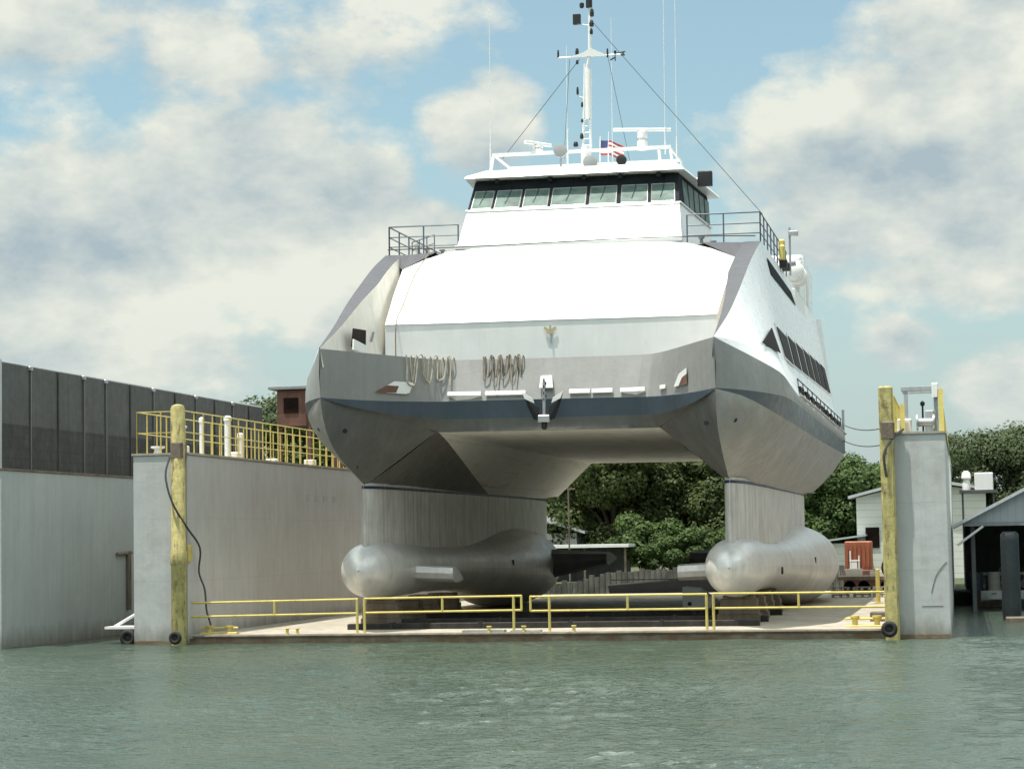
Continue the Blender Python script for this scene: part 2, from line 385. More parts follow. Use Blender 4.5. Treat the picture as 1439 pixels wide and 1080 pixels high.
# ---------------------------------------------------------------- water and shore
def water():
    m, nt, b = new_mat('harbour_water')
    b.inputs['Roughness'].default_value = .09; b.inputs['IOR'].default_value = 1.33
    c = mixc(nt, ramp(nt, tex(nt, .12, 4), .35, .65), (.042, .064, .046), (.060, .084, .062))
    nt.links.new(c, b.inputs['Base Color'])
    hs = None
    for sc_, vec, dist in ((2.5, (.7, 1.0, 1), .10), (7., (.8, 1.0, 1), .07), (16., (.8, 1.0, 1), .02)):
        bp = nt.nodes.new('ShaderNodeBump'); bp.inputs['Strength'].default_value = 1; bp.inputs['Distance'].default_value = dist
        nt.links.new(tex(nt, sc_, 3, vec, .55, off=(sc_, 0, 0)), bp.inputs['Height'])
        if hs: nt.links.new(hs, bp.inputs['Normal'])
        hs = bp.outputs[0]
    nt.links.new(hs, b.inputs['Normal'])
    return m
def frange(a, b, st):
    n = int(round((b-a)/st)); return [a+(b-a)*i/n for i in range(n+1)]
xs = [-1500, -300, -80, -50]+frange(-36, 24, .14)+[40, 90, 300, 1500]; ys = [-1500, -300, -90, -60]+frange(-44, .6, .10)+[3, 10, 45.2]
def wave(x, y):
    f = min(1, max(0, (x+36)/4), max(0, (24-x)/4))*min(1, max(0, (y+44)/3), max(0, (.6-y)/1.2))
    if x < -36 or x > 24 or y < -44 or y > .6 or f <= 0: return 0.
    g = .6+.8*noise.noise(Vector((x*.09, y*.09, 7)))
    a_ = noise.noise(Vector((x*.55+2*noise.noise(Vector((x*.2, y*.2, 1))), y*.75, 0)))*.06
    b_ = (.5-abs(noise.noise(Vector((x*1.5, y*1.9, 3)))))*.085; c_ = noise.noise(Vector((x*3.6, y*4.2, 9)))*.032
    return f*(a_+(b_-.02+c_)*max(.25, g))
mb = MB()
mb.grid([[(x, y, wave(x, y)) for x in xs] for y in ys])
mb.add([(13.7, 45.2, 0), (1500, 45.2, 0), (1500, 52, 0), (13.7, 52, 0), (-1500, 45.2, 0), (13.7, 52, 0), (-1500, 52, 0)], [(0, 1, 2, 3), (4, 0, 5, 6)])
setting(mb.build('water', water(), smooth=180))
mb = MB(); mb.box(-400, 13.2, 50.5, 900, -.6, .75); mb.box(13.2, 400, 30, 900, -.6, .55)
setting(mb.build('ground', M['grass']))

# ================================================================ THE SHIP
ship = thing('twin_hull_vessel', 'white and grey twin-hull passenger ship on bare torpedo-shaped hulls, raised in the dock', 'ship', (0, 0, .3))
# -- outer and inner lines (starboard), mirrored to port
K1o = resample(smoothpath([(6.5, -.9, 9.6), (7.08, .5, 9.33), (7.68, 1.9, 9.04), (8.25, 3.4, 8.72), (8.4, 6, 8.42), (8.45, 10, 8.2)]), 16)+[(8.45, 18, 8.2), (8.45, 30, 8.2), (8.4, 40, 8.2)]
K2o = resample(smoothpath([(6.5, -.75, 8.0), (7.15, .35, 8.0), (7.75, 1.6, 7.98), (8.3, 3.6, 7.95), (8.44, 6, 7.92), (8.47, 10, 7.9)]), 16)+[(8.47, 18, 7.9), (8.47, 30, 7.9), (8.42, 40, 7.9)]
K3o = resample(smoothpath([(6.5, -.75, 7.97), (7.2, .6, 7.82), (7.8, 2.0, 7.52), (8.2, 4.2, 7.28), (8.38, 7, 7.18), (8.42, 10, 7.15)]), 16)+[(8.42, 18, 7.15), (8.42, 30, 7.2), (8.35, 40, 7.3)]
stem = smoothpath([(6.5, -.75, 7.97), (6.49, -.5, 7.3), (6.47, .15, 6.64), (6.45, 1.5, 6.0), (6.4, 3.0, 5.55), (6.38, 4.1, 5.2)])
K4o = resample(stem+[(6.6, 6, 5.17), (6.8, 8.5, 5.15)], 16)+[(6.9, 18, 5.15), (6.95, 30, 5.15), (6.95, 38, 5.4)]
def between(A, B, t, bulge=(0, 0, 0)):
    return [(a[0]+(b[0]-a[0])*t+bulge[0], a[1]+(b[1]-a[1])*t+bulge[1], a[2]+(b[2]-a[2])*t+bulge[2]) for a, b in zip(A, B)]
hb = MB()      # slots: 0 band, 1 blue, 2 under, 3 flank, 4 wet deck, 5 white side, 6 deck
hb.grid([K1o, between(K1o, K2o, .5, (.03, 0, 0)), K2o], 0)
hb.grid([K2o, K3o], 1)
def bul(A, B, t, k): 
    r = []
    for i, (a, b) in enumerate(zip(A, B)):
        s = min(1, (Vector(a)-Vector(b)).length/2.)
        r.append((a[0]+(b[0]-a[0])*t+k*s, a[1]+(b[1]-a[1])*t, a[2]+(b[2]-a[2])*t-k*.5*s))
    return r
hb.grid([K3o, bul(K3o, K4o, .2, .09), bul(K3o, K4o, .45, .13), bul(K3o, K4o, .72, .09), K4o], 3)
K1i = resample(smoothpath([(6.5, -.9, 9.6), (5.9, .35, 9.6), (5.2, 1.9, 9.6), (4.5, 3.4, 9.6), (3.9, 4.5, 9.6), (3.3, 5.0, 9.6), (2.2, 5.1, 9.6), (0, 5.15, 9.6)]), 22)
K2i = resample(smoothpath([(6.5, -.75, 8.0), (5.9, .5, 8.0), (5.2, 1.9, 8.02), (4.5, 3.2, 8.06), (3.9, 4.1, 8.09), (3.3, 4.5, 8.11), (2.2, 4.63, 8.12), (0, 4.7, 8.13)]), 22)
hb.grid([K1i, K2i], 0, True)
K2j = resample(smoothpath([(6.5, -.75, 7.97), (5.9, .58, 7.78), (5.2, 2.05, 7.62), (4.5, 3.4, 7.53), (3.9, 4.26, 7.5), (3.3, 4.63, 7.5), (2.2, 4.74, 7.5), (0, 4.8, 7.5)]), 22)
hb.grid([K2i, K2j], 1, True)
# beam bottom: from the stem down the inner haunch
chin = resample(smoothpath([(6.5, -.75, 7.97), (5.9, .85, 7.8), (5.2, 2.4, 7.55), (4.55, 3.8, 7.3), (3.9, 4.75, 7.05)])+[(2.6, 4.85, 7.05), (0, 4.9, 7.05)], 22)
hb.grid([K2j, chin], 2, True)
# inner haunch: chin edge -> strut top, then aft
Hi = resample(smoothpath([(6.5, -.75, 7.97), (5.9, .85, 7.8), (5.2, 2.4, 7.55), (4.55, 3.8, 7.3), (3.95, 4.7, 7.06)]), 12)+[(3.98, 7, 7.06), (4.1, 14, 7.06), (4.3, 24, 7.06), (4.45, 34, 7.06), (4.46, 40, 7.06)]
Ki = resample(stem, 12)+[(6.15, 6, 5.17), (6.0, 12, 5.15), (5.9, 22, 5.13), (5.9, 34, 5.2), (6.2, 40, 5.4)]
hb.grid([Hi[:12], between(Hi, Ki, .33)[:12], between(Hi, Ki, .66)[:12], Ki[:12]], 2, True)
def along(C, y):
    for a, b in zip(C, C[1:]):
        if a[1] <= y <= b[1]: return lerp(a, b, (y-a[1])/(b[1]-a[1]))
    return C[-1]
HH = [Hi[11]]+Hi[12:]; KK = [Ki[11]]+Ki[12:]
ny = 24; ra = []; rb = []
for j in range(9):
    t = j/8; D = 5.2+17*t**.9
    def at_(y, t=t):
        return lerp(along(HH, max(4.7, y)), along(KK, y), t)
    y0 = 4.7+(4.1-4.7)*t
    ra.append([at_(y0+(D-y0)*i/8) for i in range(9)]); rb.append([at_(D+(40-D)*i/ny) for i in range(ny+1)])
hb.grid(ra, 2); hb.grid(rb, 4)  # dark front grid is shade put into the colour, with a diagonal edge
# wet deck
wy = [4.75, 7, 14, 24, 34, 40]; wx = [3.95, 3.98, 4.1, 4.3, 4.45, 4.46]
hb.grid([[(0, y, 7.06) for y in wy], [(x, y, 7.06) for x, y in zip(wx, wy)]], 4)
# strut roof strip and transom
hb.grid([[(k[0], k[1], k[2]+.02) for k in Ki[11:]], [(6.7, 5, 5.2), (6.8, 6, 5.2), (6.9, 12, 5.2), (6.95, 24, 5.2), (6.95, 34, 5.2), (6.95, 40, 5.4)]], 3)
hb.add([(0, 40, 7.06), (4.46, 40, 7.06), (6.2, 40, 5.4), (6.95, 38, 5.4), (8.35, 40, 7.3), (8.4, 40, 8.2), (7.9, 40, 9.6), (7.35, 40, 14.1), (0, 40, 14.1)], [(0, 1, 2, 3, 4, 5, 6, 7, 8)], 5)
# upper white side: ledge row and wall
Mr = resample(smoothpath([(6.5, -.9, 9.62), (6.98, .45, 9.6), (7.5, 2.0, 9.48), (7.9, 4.0, 9.36), (7.98, 7.4, 9.5), (7.9, 11, 9.6)]), 16)+[(7.9, 18, 9.6), (7.9, 30, 9.6), (7.9, 40, 9.6)]
hb.grid([Mr, between(Mr, K1o, .5), K1o], 5)
curve = smoothpath([(6.5, -.9, 9.63), (6.72, 1.6, 10.6), (6.86, 3.6, 11.55), (6.94, 5.6, 12.45), (7.02, 7.6, 13.3), (7.1, 9.75, 14.05)])
def wallX(z): return 7.9+(z-9.6)*(-.8/4.5)
T = resample(curve, 13)+[(7.1, 10.6, 14.05), (7.1, 12, 14.05)]
T = resample(curve, 14)+[(7.1, 11, 14.06), (7.1, 12.5, 14.06), (7.1, 18, 14.1), (7.1, 30, 14.1), (7.1, 40, 14.1)]
def wall_at(y, z):
    def xz(C):
        for a, b in zip(C, C[1:]):
            if a[1] <= y <= b[1]:
                t = (y-a[1])/(b[1]-a[1]); return a[0]+(b[0]-a[0])*t, a[2]+(b[2]-a[2])*t
        return C[-1][0], C[-1][2]
    (xa, za), (xb, zb) = xz(T), xz(Mr); return xb+(xa-xb)*(z-zb)/(za-zb)
ST = [-.9+.45*i for i in range(28)]+[12.5, 16, 20, 25, 30, 35, 40]
def on(C, y):
    for a, b in zip(C, C[1:]):
        if a[1] <= y <= b[1]: return lerp(a, b, (y-a[1])/max(1e-6, b[1]-a[1]))
    return C[-1] if y > C[-1][1] else C[0]
TT = [on(T, y) for y in ST]; MM = [on(Mr, y) for y in ST]
hb.grid([TT, MM], 5)
# foredeck and upper deck
hb.grid([[(0, 5.08, 9.0), (2.9, 5.05, 9.0), (4.1, 4.5, 9.0), (5.4, 1.8, 9.0), (6.3, -.1, 9.0)], [(0, 6, 9.0), (3.4, 6, 9.0), (4.5, 6, 9.0), (5.7, 6, 9.), (6.3, 6, 9.0)]], 6)
hb.grid([[(0, 9.1, 13.98), (7.08, 9.75, 13.98)], [(0, 40, 14.02), (7.08, 40, 14.02)]], 6)
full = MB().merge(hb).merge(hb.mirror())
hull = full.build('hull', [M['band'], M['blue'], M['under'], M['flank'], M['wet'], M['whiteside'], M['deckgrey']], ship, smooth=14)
# thickness of the wing walls: inner skin + dark front edge
for s in (1, -1):
    ce = resample(curve, 14); th = [.02+.62*min(1, i/8.) for i in range(14)]
    inn = [(p[0]-t, p[1]+.05, p[2]) for p, t in zip(ce, th)]
    e = MB(); e.grid([[(s*x, y, z) for x, y, z in ce], [(s*x, y, z) for x, y, z in inn]])
    e.build('wing_edge', M['fin'], ship, smooth=40)
    wmb = MB(); low = [(6.42-.48*min(1, i/7.), p[1]+.05, 9.0) for i, p in enumerate(inn)]
    # opening cut through between stations
    for i in range(13):
        a, b, c, d = inn[i], inn[i+1], low[i+1], low[i]
        wmb.add([(s*x, y, z) for x, y, z in (a, b, c, d)], [(0, 1, 2, 3)])
    wmb.build('wing_inner_wall', M['tan'], ship)
# port mooring opening in the inner wall
o = MB(); o.prism([(-6.12, 1.55, 9.85), (-6.02, 2.95, 9.98), (-6.02, 3.0, 10.55), (-6.1, 1.7, 10.5)], (.03, 0, 0)).build('mooring_port', M['glassdark'], ship)
MB().prism([(-6.06, 1.5, 9.75), (-5.98, 2.9, 9.78), (-5.98, 2.9, 10.0), (-6.06, 1.55, 10.12)], (.05, 0, 0)).build('port_sill', M['whitep'], ship)
MB().tube([(-6.0, 3.6, 10.2), (-5.9, 3.6, 10.55)], .06).build('mooring_pin', M['metal'], ship)

# forehead and lower panel (superstructure)
sb = MB()
def fore(n=14):
    bot = []; top = []
    for i in range(n+1):
        u = -1+2*i/n; a = abs(u)
        bot.append((5.93*u, 5.62-.35*a**3, 10.98-.03*a))
        top.append((6.25*u, 9.15-.15*a**2, 14.12-.12*a**2-.62*max(0, (a-.62)/.38)**1.7))
    return bot, top
bot, top = fore()
mid = [lerp(a, b, .5) for a, b in zip(bot, top)]; mid = [(x, y-.05, z+.05) for x, y, z in mid]
sb.grid([bot, mid, top], 0)
pb = [(x, y+.06, 9.0) for x, y, z in bot]
sb.grid([pb, bot], 1)
# shoulder closing panel between forehead top and wing
for s in (1, -1):
    a = [(s*6.25, 9.0, 13.38), (s*5.93, 5.27, 10.95), (s*5.93, 5.33, 9.0), (s*6.3, 9.3, 9.0)]
    sb.add(a, [(0, 1, 2, 3)], 0)
    sb.add([(s*6.25, 9.0, 13.38), (s*5.0, 9.05, 13.99), (s*5.0, 10, 14.0), (s*7.05, 10, 14.0), (s*7.05, 9.6, 13.98)], [(0, 1, 2, 3, 4)], 2)
sb.build('forward_superstructure', [M['white'], M['panel'], M['fin']], ship, smooth=25)
MB().tube([(5.93*(-1+2*i/14), p[1]-.012, p[2]) for i, p in enumerate(bot)], .018, 6).build('knuckle_weld', M['panel'], ship)
# low coaming between forehead and pilothouse
MB().bbox(-4.28, 4.3, 9.12, 9.3, 14.08, 14.24, .03).build('house_coaming', M['white'], ship)

# -- pilothouse
ph = MB()
B0 = [(-4.25, 9.25, 14.2), (4.25, 9.25, 14.2), (4.5, 17.5, 14.2), (-4.5, 17.5, 14.2)]
B1 = [(-4.05, 10.35, 15.68), (4.05, 10.35, 15.68), (4.4, 17.5, 15.68), (-4.4, 17.5, 15.68)]
B2 = [(-3.92, 11.25, 16.95), (3.92, 11.25, 16.95), (4.3, 17.3, 16.95), (-4.3, 17.3, 16.95)]
ph.add([(x, y, 14.0) for x, y, z in B0]+B1, [(0, 1, 5, 4), (1, 2, 6, 5), (2, 3, 7, 6), (3, 0, 4, 7)], 0)
ph.add(B1+B2, [(0, 1, 5, 4), (1, 2, 6, 5), (2, 3, 7, 6), (3, 0, 4, 7), (4, 5, 6, 7)], 1)
house = ph.build('pilothouse', [M['white'], M['header']], ship)
MB().tube([(-4.1, 10.3, 15.7), (4.1, 10.3, 15.7), (4.45, 17.4, 15.7)], .035, 6).build('window_sill_rail', M['whitep'], house)
# windows on the raked front
nrm = Vector((0, -1.27, .9)).normalized()
def frontpt(x, t):   # x in metres at the sill, t up the slope
    a = Vector((x, 10.35, 15.68)); b = Vector((x*3.92/4.05, 11.25, 16.95)); return a.lerp(b, t)
wx = [(-3.9, -3.15), (-2.8, -1.86), (-1.5, -.62), (-.3, .95), (1.3, 2.2), (2.58, 3.45), (3.62, 3.98)]
wx = [(-3.93, -2.95), (-2.68, -1.62), (-1.34, -.36), (-.06, 1.22), (1.55, 2.5), (2.78, 3.68)]
import itertools
edges = [-3.93, -2.80, -1.62, -.45, .98, 1.92, 2.92, 3.95]
edges = [(-3.92, -2.98), (-2.72, -1.66), (-1.36, -.40), (-.08, 1.18), (1.44, 2.26), (2.50, 3.22), (3.42, 3.92)]
px_ = [(78, 190), (210, 352), (372, 512), (534, 728), (752, 902), (930, 1078), (1100, 1230)]
edges = [(-3.95+7.9*(a-72)/(1240-72), -3.95+7.9*(b-72)/(1240-72)) for a, b in px_]
for a, b in edges:
    p = [frontpt(a, .05)+nrm*.02, frontpt(b, .05)+nrm*.02, frontpt(b, .64)+nrm*.02, frontpt(a, .64)+nrm*.02]
    g = MB().prism(p, nrm*.015).build('window', M['glass'], house)
    fr = MB()
    for q in range(4): fr.tube([p[q]+nrm*.01, p[(q+1) % 4]+nrm*.01], .022, 5)
    fr.build('frame', M['metal'], g)
    c = (a+b)/2
    MB().tube([frontpt(c+.1, .98)+nrm*.05, frontpt(c+.02, .5)+nrm*.06, frontpt(c-.1, .2)+nrm*.05], .014, 5).build('wiper', M['black'], g)
for i in range(4):      # raked mullions
    pass
for s in (1, -1):
    for k in range(5):
        y0, y1 = 11.35+k*1.2, 12.3+k*1.2
        def sidept(y, z):
            t = (z-15.68)/1.27; xa = 4.05+.35*(y-10.35)/7.15; xb = 3.92+.38*(y-11.25)/6.05
            return Vector((s*(xa+(xb-xa)*t+.015), y, z))
        g = MB().prism([sidept(y0+.1, 15.8), sidept(y1+.1, 15.8), sidept(y1+.3, 16.75), sidept(y0+.3, 16.75)], (s*.012, 0, 0)).build('window', M['glass'], house)
# roof with sloping visor
rf = MB()
r0 = [(-4.2, 10.55, 16.98), (4.2, 10.55, 16.98), (4.75, 18, 16.98), (-4.75, 18, 16.98)]
r1 = [(-4.15, 10.62, 17.08), (4.15, 10.62, 17.08), (4.7, 17.9, 17.08), (-4.7, 17.9, 17.08)]
r2 = [(-3.68, 12.0, 17.5), (3.68, 12.0, 17.5), (3.9, 17.2, 17.5), (-3.9, 17.2, 17.5)]
rf.add(r0+r1+r2, [(3, 2, 1, 0), (0, 1, 5, 4), (1, 2, 6, 5), (2, 3, 7, 6), (3, 0, 4, 7), (4, 5, 9, 8), (5, 6, 10, 9), (6, 7, 11, 10), (7, 4, 8, 11), (8, 9, 10, 11)])
rf.build('visor_roof', M['white'], ship)
for x in (-3.0, -.95, .35, 1.75, 3.2):
    MB().lathe((x, 10.95, 16.88), [(.03, -.1), (.09, -.08), (.1, .05), (.06, .1)], 10).build('visor_lamp', M['black'], ship)
# roof equipment frame
fr = MB()
A = [(-3.55, 12.3, 17.45), (-3.4, 12.45, 18.2), (3.45, 12.45, 18.2), (3.55, 12.3, 17.45)]
fr.box(-3.5, 3.5, 12.38, 12.52, 18.12, 18.24); fr.box(-3.45, 3.5, 15.4, 15.5, 18.12, 18.22)
for x in (-3.5, 3.5, 3.05): fr.tube([(x*1.02, 12.3, 17.4), (x*.99, 12.45, 18.15)], .06, 6); fr.tube([(x, 15.45, 17.4), (x, 15.45, 18.15)], .05, 6)
for x in (-3.45, 3.45): fr.tube([(x, 12.45, 18.18), (x, 15.45, 18.18)], .05, 6)
fr.build('roof_frame', M['whitep'], ship)
# radars
def radar(x, y, z, ln, ang, ped):
    r = MB(); r.lathe((x, y, z), [(.22, 0), (.2, ped*.45), (.14, ped*.5), (.14, ped*.62), (.2, ped*.66), (.2, ped*.95), (.12, ped)], 14)
    o = r.build('radar_pedestal', M['whitep'], ship, smooth=30)
    b = MB(); b.bbox(-ln/2, ln/2, -.08, .08, -.055, .055, .03)
    c, s_ = cos(ang), sin(ang)
    b.v = [(x+a*c-bb*s_, y+a*s_+bb*c, z+ped+.06+cc) for a, bb, cc in b.v]
    b.build('radar_bar', M['whitep'], o)
radar(-1.72, 12.6, 18.2, 1.35, .9, .32)
radar(2.33, 12.9, 18.2, 2.25, .25, .72)
# mast
ms = MB()
ms.tube([(.12, 12.9, 17.4), (.12, 12.9, 18.4)], .20, 10); ms.tube([(-.02, 13, 18.3), (.05, 13, 20.2), (.1, 13, 21.7)], .045, 8); ms.tube([(.30, 13, 18.3), (.27, 13, 19.7)], .05, 8)
ms.tube([(.22, 13, 19.55), (.24, 13, 21.45)], .13, 10); ms.tube([(.16, 13, 21.4), (.3, 13, 22.1), (.36, 13, 25.6)], .065, 8)
for k in range(13): ms.tube([(-.03+.01*k, 13, 18.5+k*.25), (.28-.002*k, 13, 18.5+k*.25)], .015, 5)
mast = ms.build('mast', M['whitep'], ship, smooth=40)
c = MB(); c.prism([(-.55, 12.93, 21.98), (1.0, 12.93, 21.98), (.75, 12.93, 22.1), (.35, 12.93, 22.3), (.0, 12.93, 22.12)], (0, .14, 0)); c.tube([(-.95, 13, 22), (1.65, 13, 22)], .03, 6)
c.build('crosstree', M['whitep'], mast)
def lamp(x, z, r=.09, h=.25): r *= .8; MB().lathe((x, 13, z), [(r*.5, 0), (r, .02), (r, h*.6), (r*.7, h), (r*.2, h*1.05)], 10).build('signal_lamp', M['black'], mast)
for x, z, r, h in ((-.2, 22.02, .09, .3), (-.2, 21.7, .07, .16), (.36, 22.85, .1, .22), (.38, 23.15, .12, .25), (.4, 23.55, .11, .3), (.3, 23.9, .16, .5), (-.02, 20.0, .07, .2), (-.2, 20.5, .06, .3), (-.05, 18.75, .1, .22), (-.3, 18.45, .12, .2), (-.02, 19.4, .08, .14), (-.95, 22.0, .05, .3), (1.0, 21.9, .05, .35)): lamp(x, z, r, h)
MB().bbox(-.34, -.04, 12.9, 13.1, 23.28, 23.68, .02).build('floodlight', M['black'], mast)
MB().tube([(-.2, 13, 23.3), (.35, 13, 23.2)], .02, 5).build('lamp_bracket', M['metal'], mast)
MB().tube([(-.2, 13, 20.45), (.2, 13, 20.3)], .02, 5).build('lamp_bracket', M['metal'], mast)
w_ = MB(); w_.tube([(1.3, 13, 21.75), (1.3, 13, 22.05), (1.7, 13, 22.1)], .025, 5); w_.lathe((1.3, 13, 22.05), [(.05, 0), (.05, .1)], 8); w_.lathe((1.6, 13, 21.95), [(.09, 0), (.03, .14)], 8); w_.tube([(1.3, 13, 21.9), (1.3, 12.7, 21.8), (1.15, 12.8, 21.75)], .03, 5)
w_.build('wind_sensor', M['black'], mast)
for k in range(5):
    MB().lathe((.02+.05*(k % 2), 12.95, 23.9+.32*k), [(.06, 0), (.09, .05), (.09, .18), (.04, .22)], 8).build('signal_lamp', M['whitep' if k % 2 else 'black'], mast)
# whip antennas
for x, y, z, h in ((-3.62, 12.6, 17.6, 6.6), (-.82, 14, 17.5, 5.2), (.98, 14, 17.5, 6.2), (3.2, 13, 18.0, 6.8), (3.62, 13.2, 17.6, 6.9), (-.62, 13, 17.6, 1.6), (.72, 14.6, 17.6, 1.7)):
    a = MB(); a.tube([(x, y, z), (x, y, z+1.1)], .028, 6); a.tube([(x, y, z+1.1), (x+.02, y, z+h)], .014, 5); a.build('whip_antenna', M['whitep'] if h < 2 else M['panel'], ship)
# searchlights, dome
for x, z, r, mt in ((-.78, 18.2, .26, 'metal'), (.38, 17.7, .27, 'metal'), (1.6, 17.72, .2, 'black')):
    a = MB(); a.lathe((x, 12.2, z), [(r*.6, -.02), (r, .0), (r*1.02, .12), (r*.75, .3), (r*.2, .38)], 16, ax='y'); a.tube([(x, 12.35, z-r-.35), (x, 12.35, z-r*.8)], .04, 6)
    a.build('searchlight', M[mt], ship, smooth=40)
MB().lathe((.42, 13.4, 17.45), [(.28, 0), (.3, .15), (.24, .33), (.1, .42), (.01, .44)], 16).build('antenna_dome', M['whitep'], ship, smooth=40)
MB().bbox(4.42, 4.98, 13.0, 13.3, 16.72, 17.3, .04).build('floodlight', M['black'], ship)
MB().tube([(4.1, 13.6, 17.05), (4.6, 13.3, 17.0)], .09, 8).build('floodlight_bracket', M['whitep'], ship)
# ensign, rippled, behind the mast
fl = []
for j in range(8):
    row = []
    for i in range(15):
        u = i/14; x = .34+.95*u; y = 15.0+.12*sin(u*9+j*.3)*u; z = 19.05-.085*j-.30*u*u-.02*sin(u*11)
        row.append((x, y, z))
    fl.append(row)
f = MB()
for j in range(7):
    f.grid([fl[j], fl[j+1]], j % 2)
    for i in range(5):
        if j < 4: f.m[-14+i] = 2
f.build('ensign', [M['red'], M['whitep'], M['flagblue']], ship)
MB().tube([(.3, 15, 17.4), (.34, 15, 19.2)], .025, 6).build('ensign_staff', M['whitep'], ship)
# stays
def stay(p, q, sag=.0, r=.012, n=8):
    pts = [lerp(p, q, i/n) for i in range(n+1)]; pts = [(x, y, z-sag*4*(i/n)*(1-i/n)) for i, (x, y, z) in enumerate(pts)]
    MB().tube(pts, r, 5).build('mast_stay', M['cable'], ship)
stay((.38, 13, 23.4), (7.05, 11.2, 15.25)); stay((-.1, 13, 21.9), (-3.3, 13.4, 18.2)); stay((1.0, 13, 22), (1.5, 15, 18.2), r=.009); stay((-.5, 13, 21.9), (-.95, 14, 18.2), r=.009)

# -- upper deck railings
def railing(path, h0, hs, post_step, r=.028, name='railing', mt='railblue', parent=ship, close_posts=True):
    b = MB()
    for h in hs: b.tube([(x, y, z+h) for x, y, z in path], r if h == max(hs) else r*.8, 6)
    P = [Vector(p) for p in path]
    for a, c in zip(P, P[1:]):
        n = max(1, round((c-a).length/post_step))
        for i in range(n+1):
            p = a.lerp(c, i/n); b.tube([p, p+Vector((0, 0, max(hs)))], r*1.1, 6)
    return b.build(name, M[mt], parent)
railing([(4.35, 10.1, 14.05), (7.05, 10.1, 14.05), (7.05, 22, 14.1)], 0, (.35, .72, 1.12), 1.55)
railing([(-4.35, 10.1, 14.05), (-7.05, 10.1, 14.05), (-7.05, 22, 14.1)], 0, (.35, .72, 1.12), 1.55)
railing([(-6.95, 13.2, 14.05), (-5.6, 11.4, 14.05)], 0, (.3, .62, .95), .8, .02)
for x, y, h in ((-6.1, 10.5, .55), (-5.75, 10.8, .4), (4.9, 9.9, .3), (5.3, 10.2, .18), (-5.0, 10.2, .25)):
    MB().lathe((x, y, 14.0), [(.09, 0), (.07, .05), (.06, h-.08), (.12, h-.05), (.12, h)], 10).build('deck_bollard', M['deckgrey'] if h < .5 else M['tan'], ship)
# draped cables over the forehead top
MB().tube(smoothpath([(-7.0, 9.7, 14.25), (-5.2, 9.2, 14.18), (-2.5, 8.95, 14.16), (0, 8.95, 14.2), (2.5, 8.95, 14.22), (5.0, 9.1, 14.22), (6.9, 9.75, 14.25)]), .022, 6).build('safety_cable', M['cable'], ship)
MB().tube(smoothpath([(-5.3, 9.05, 14.1), (-5.2, 8.9, 13.95), (-5.45, 7.82, 13.05), (-5.5, 6.2, 11.75), (-5.52, 5.28, 11.0), (-5.54, 5.26, 9.6)]), .02, 6).build('hanging_line', M['ropedark'], ship)
# yellow davit gear on starboard rail
MB().bbox(7.12, 7.36, 17.5, 17.8, 14.35, 14.95, .08).build('rescue_gear', M['yellow'], ship)
MB().bbox(7.05, 7.3, 18.2, 18.5, 14.75, 15.25, .06).build('rescue_gear', M['yellow'], ship)
MB().bbox(7.08, 7.4, 17.9, 18.4, 14.05, 14.4, .04).build('gear_box', M['black'], ship)
MB().bbox(7.1, 7.42, 19, 19.6, 14.1, 14.4, .04).build('gear_box', M['black'], ship)
MB().tube([(7.3, 21, 14.1), (7.3, 21, 16.1)], .05, 6).bbox(7.25, 7.65, 20.9, 21.1, 15.75, 15.95, .02).build('side_light_post', M['metal'], ship)
# raft pods and aft casings
a = MB(); a.lathe((7.15, 24.5, 14.75), [(.25, 0), (.42, .1), (.44, .6), (.46, .65), (.44, .7), (.42, 1.2), (.25, 1.35)], 16, ax='y'); a.build('liferaft_canister', M['whitep'], ship, smooth=40)
a = MB(); a.lathe((7.15, 26.3, 14.75), [(.25, 0), (.42, .1), (.44, .6), (.46, .65), (.44, .7), (.42, 1.2), (.25, 1.35)], 16, ax='y'); a.build('liferaft_canister', M['whitep'], ship, smooth=40)
MB().tube([(7.0, 23.4, 14.9), (7.35, 23.4, 14.95)], .16, 10).build('exhaust_outlet', M['metal'], ship)
ex = MB()
prof = [(27.6, 14.0), (27.8, 15.0), (28.3, 15.6), (29.2, 15.75), (30.0, 15.5), (30.2, 14.0)]
ex.prism([(6.2, y, z) for y, z in prof], (1.0, 0, 0)); ex.build('vent_casing', M['white'], ship, bevel=.05)
MB().box(7.1, 7.26, 24, 30, 12.2, 13.9).build('raft_cradle', M['panel'], ship, bevel=.03)
MB().prism([(5.0, 31.5, 14.0), (5.0, 31.5, 16.2), (5.0, 33, 16.5), (5.0, 40, 16.4), (5.0, 40, 14.0)], (1.95, 0, 0)).build('aft_deckhouse', M['whiteside'], ship, bevel=.06)
MB().tube([(7.02, 32.5, 12.5), (7.02, 32.5, 16.4)], .1, 8).build('exhaust_pipe', M['whitep'], ship)
MB().tube([(7.1, 34.5, 12.8), (7.1, 34.5, 15.4)], .08, 8).build('exhaust_pipe', M['whitep'], ship)
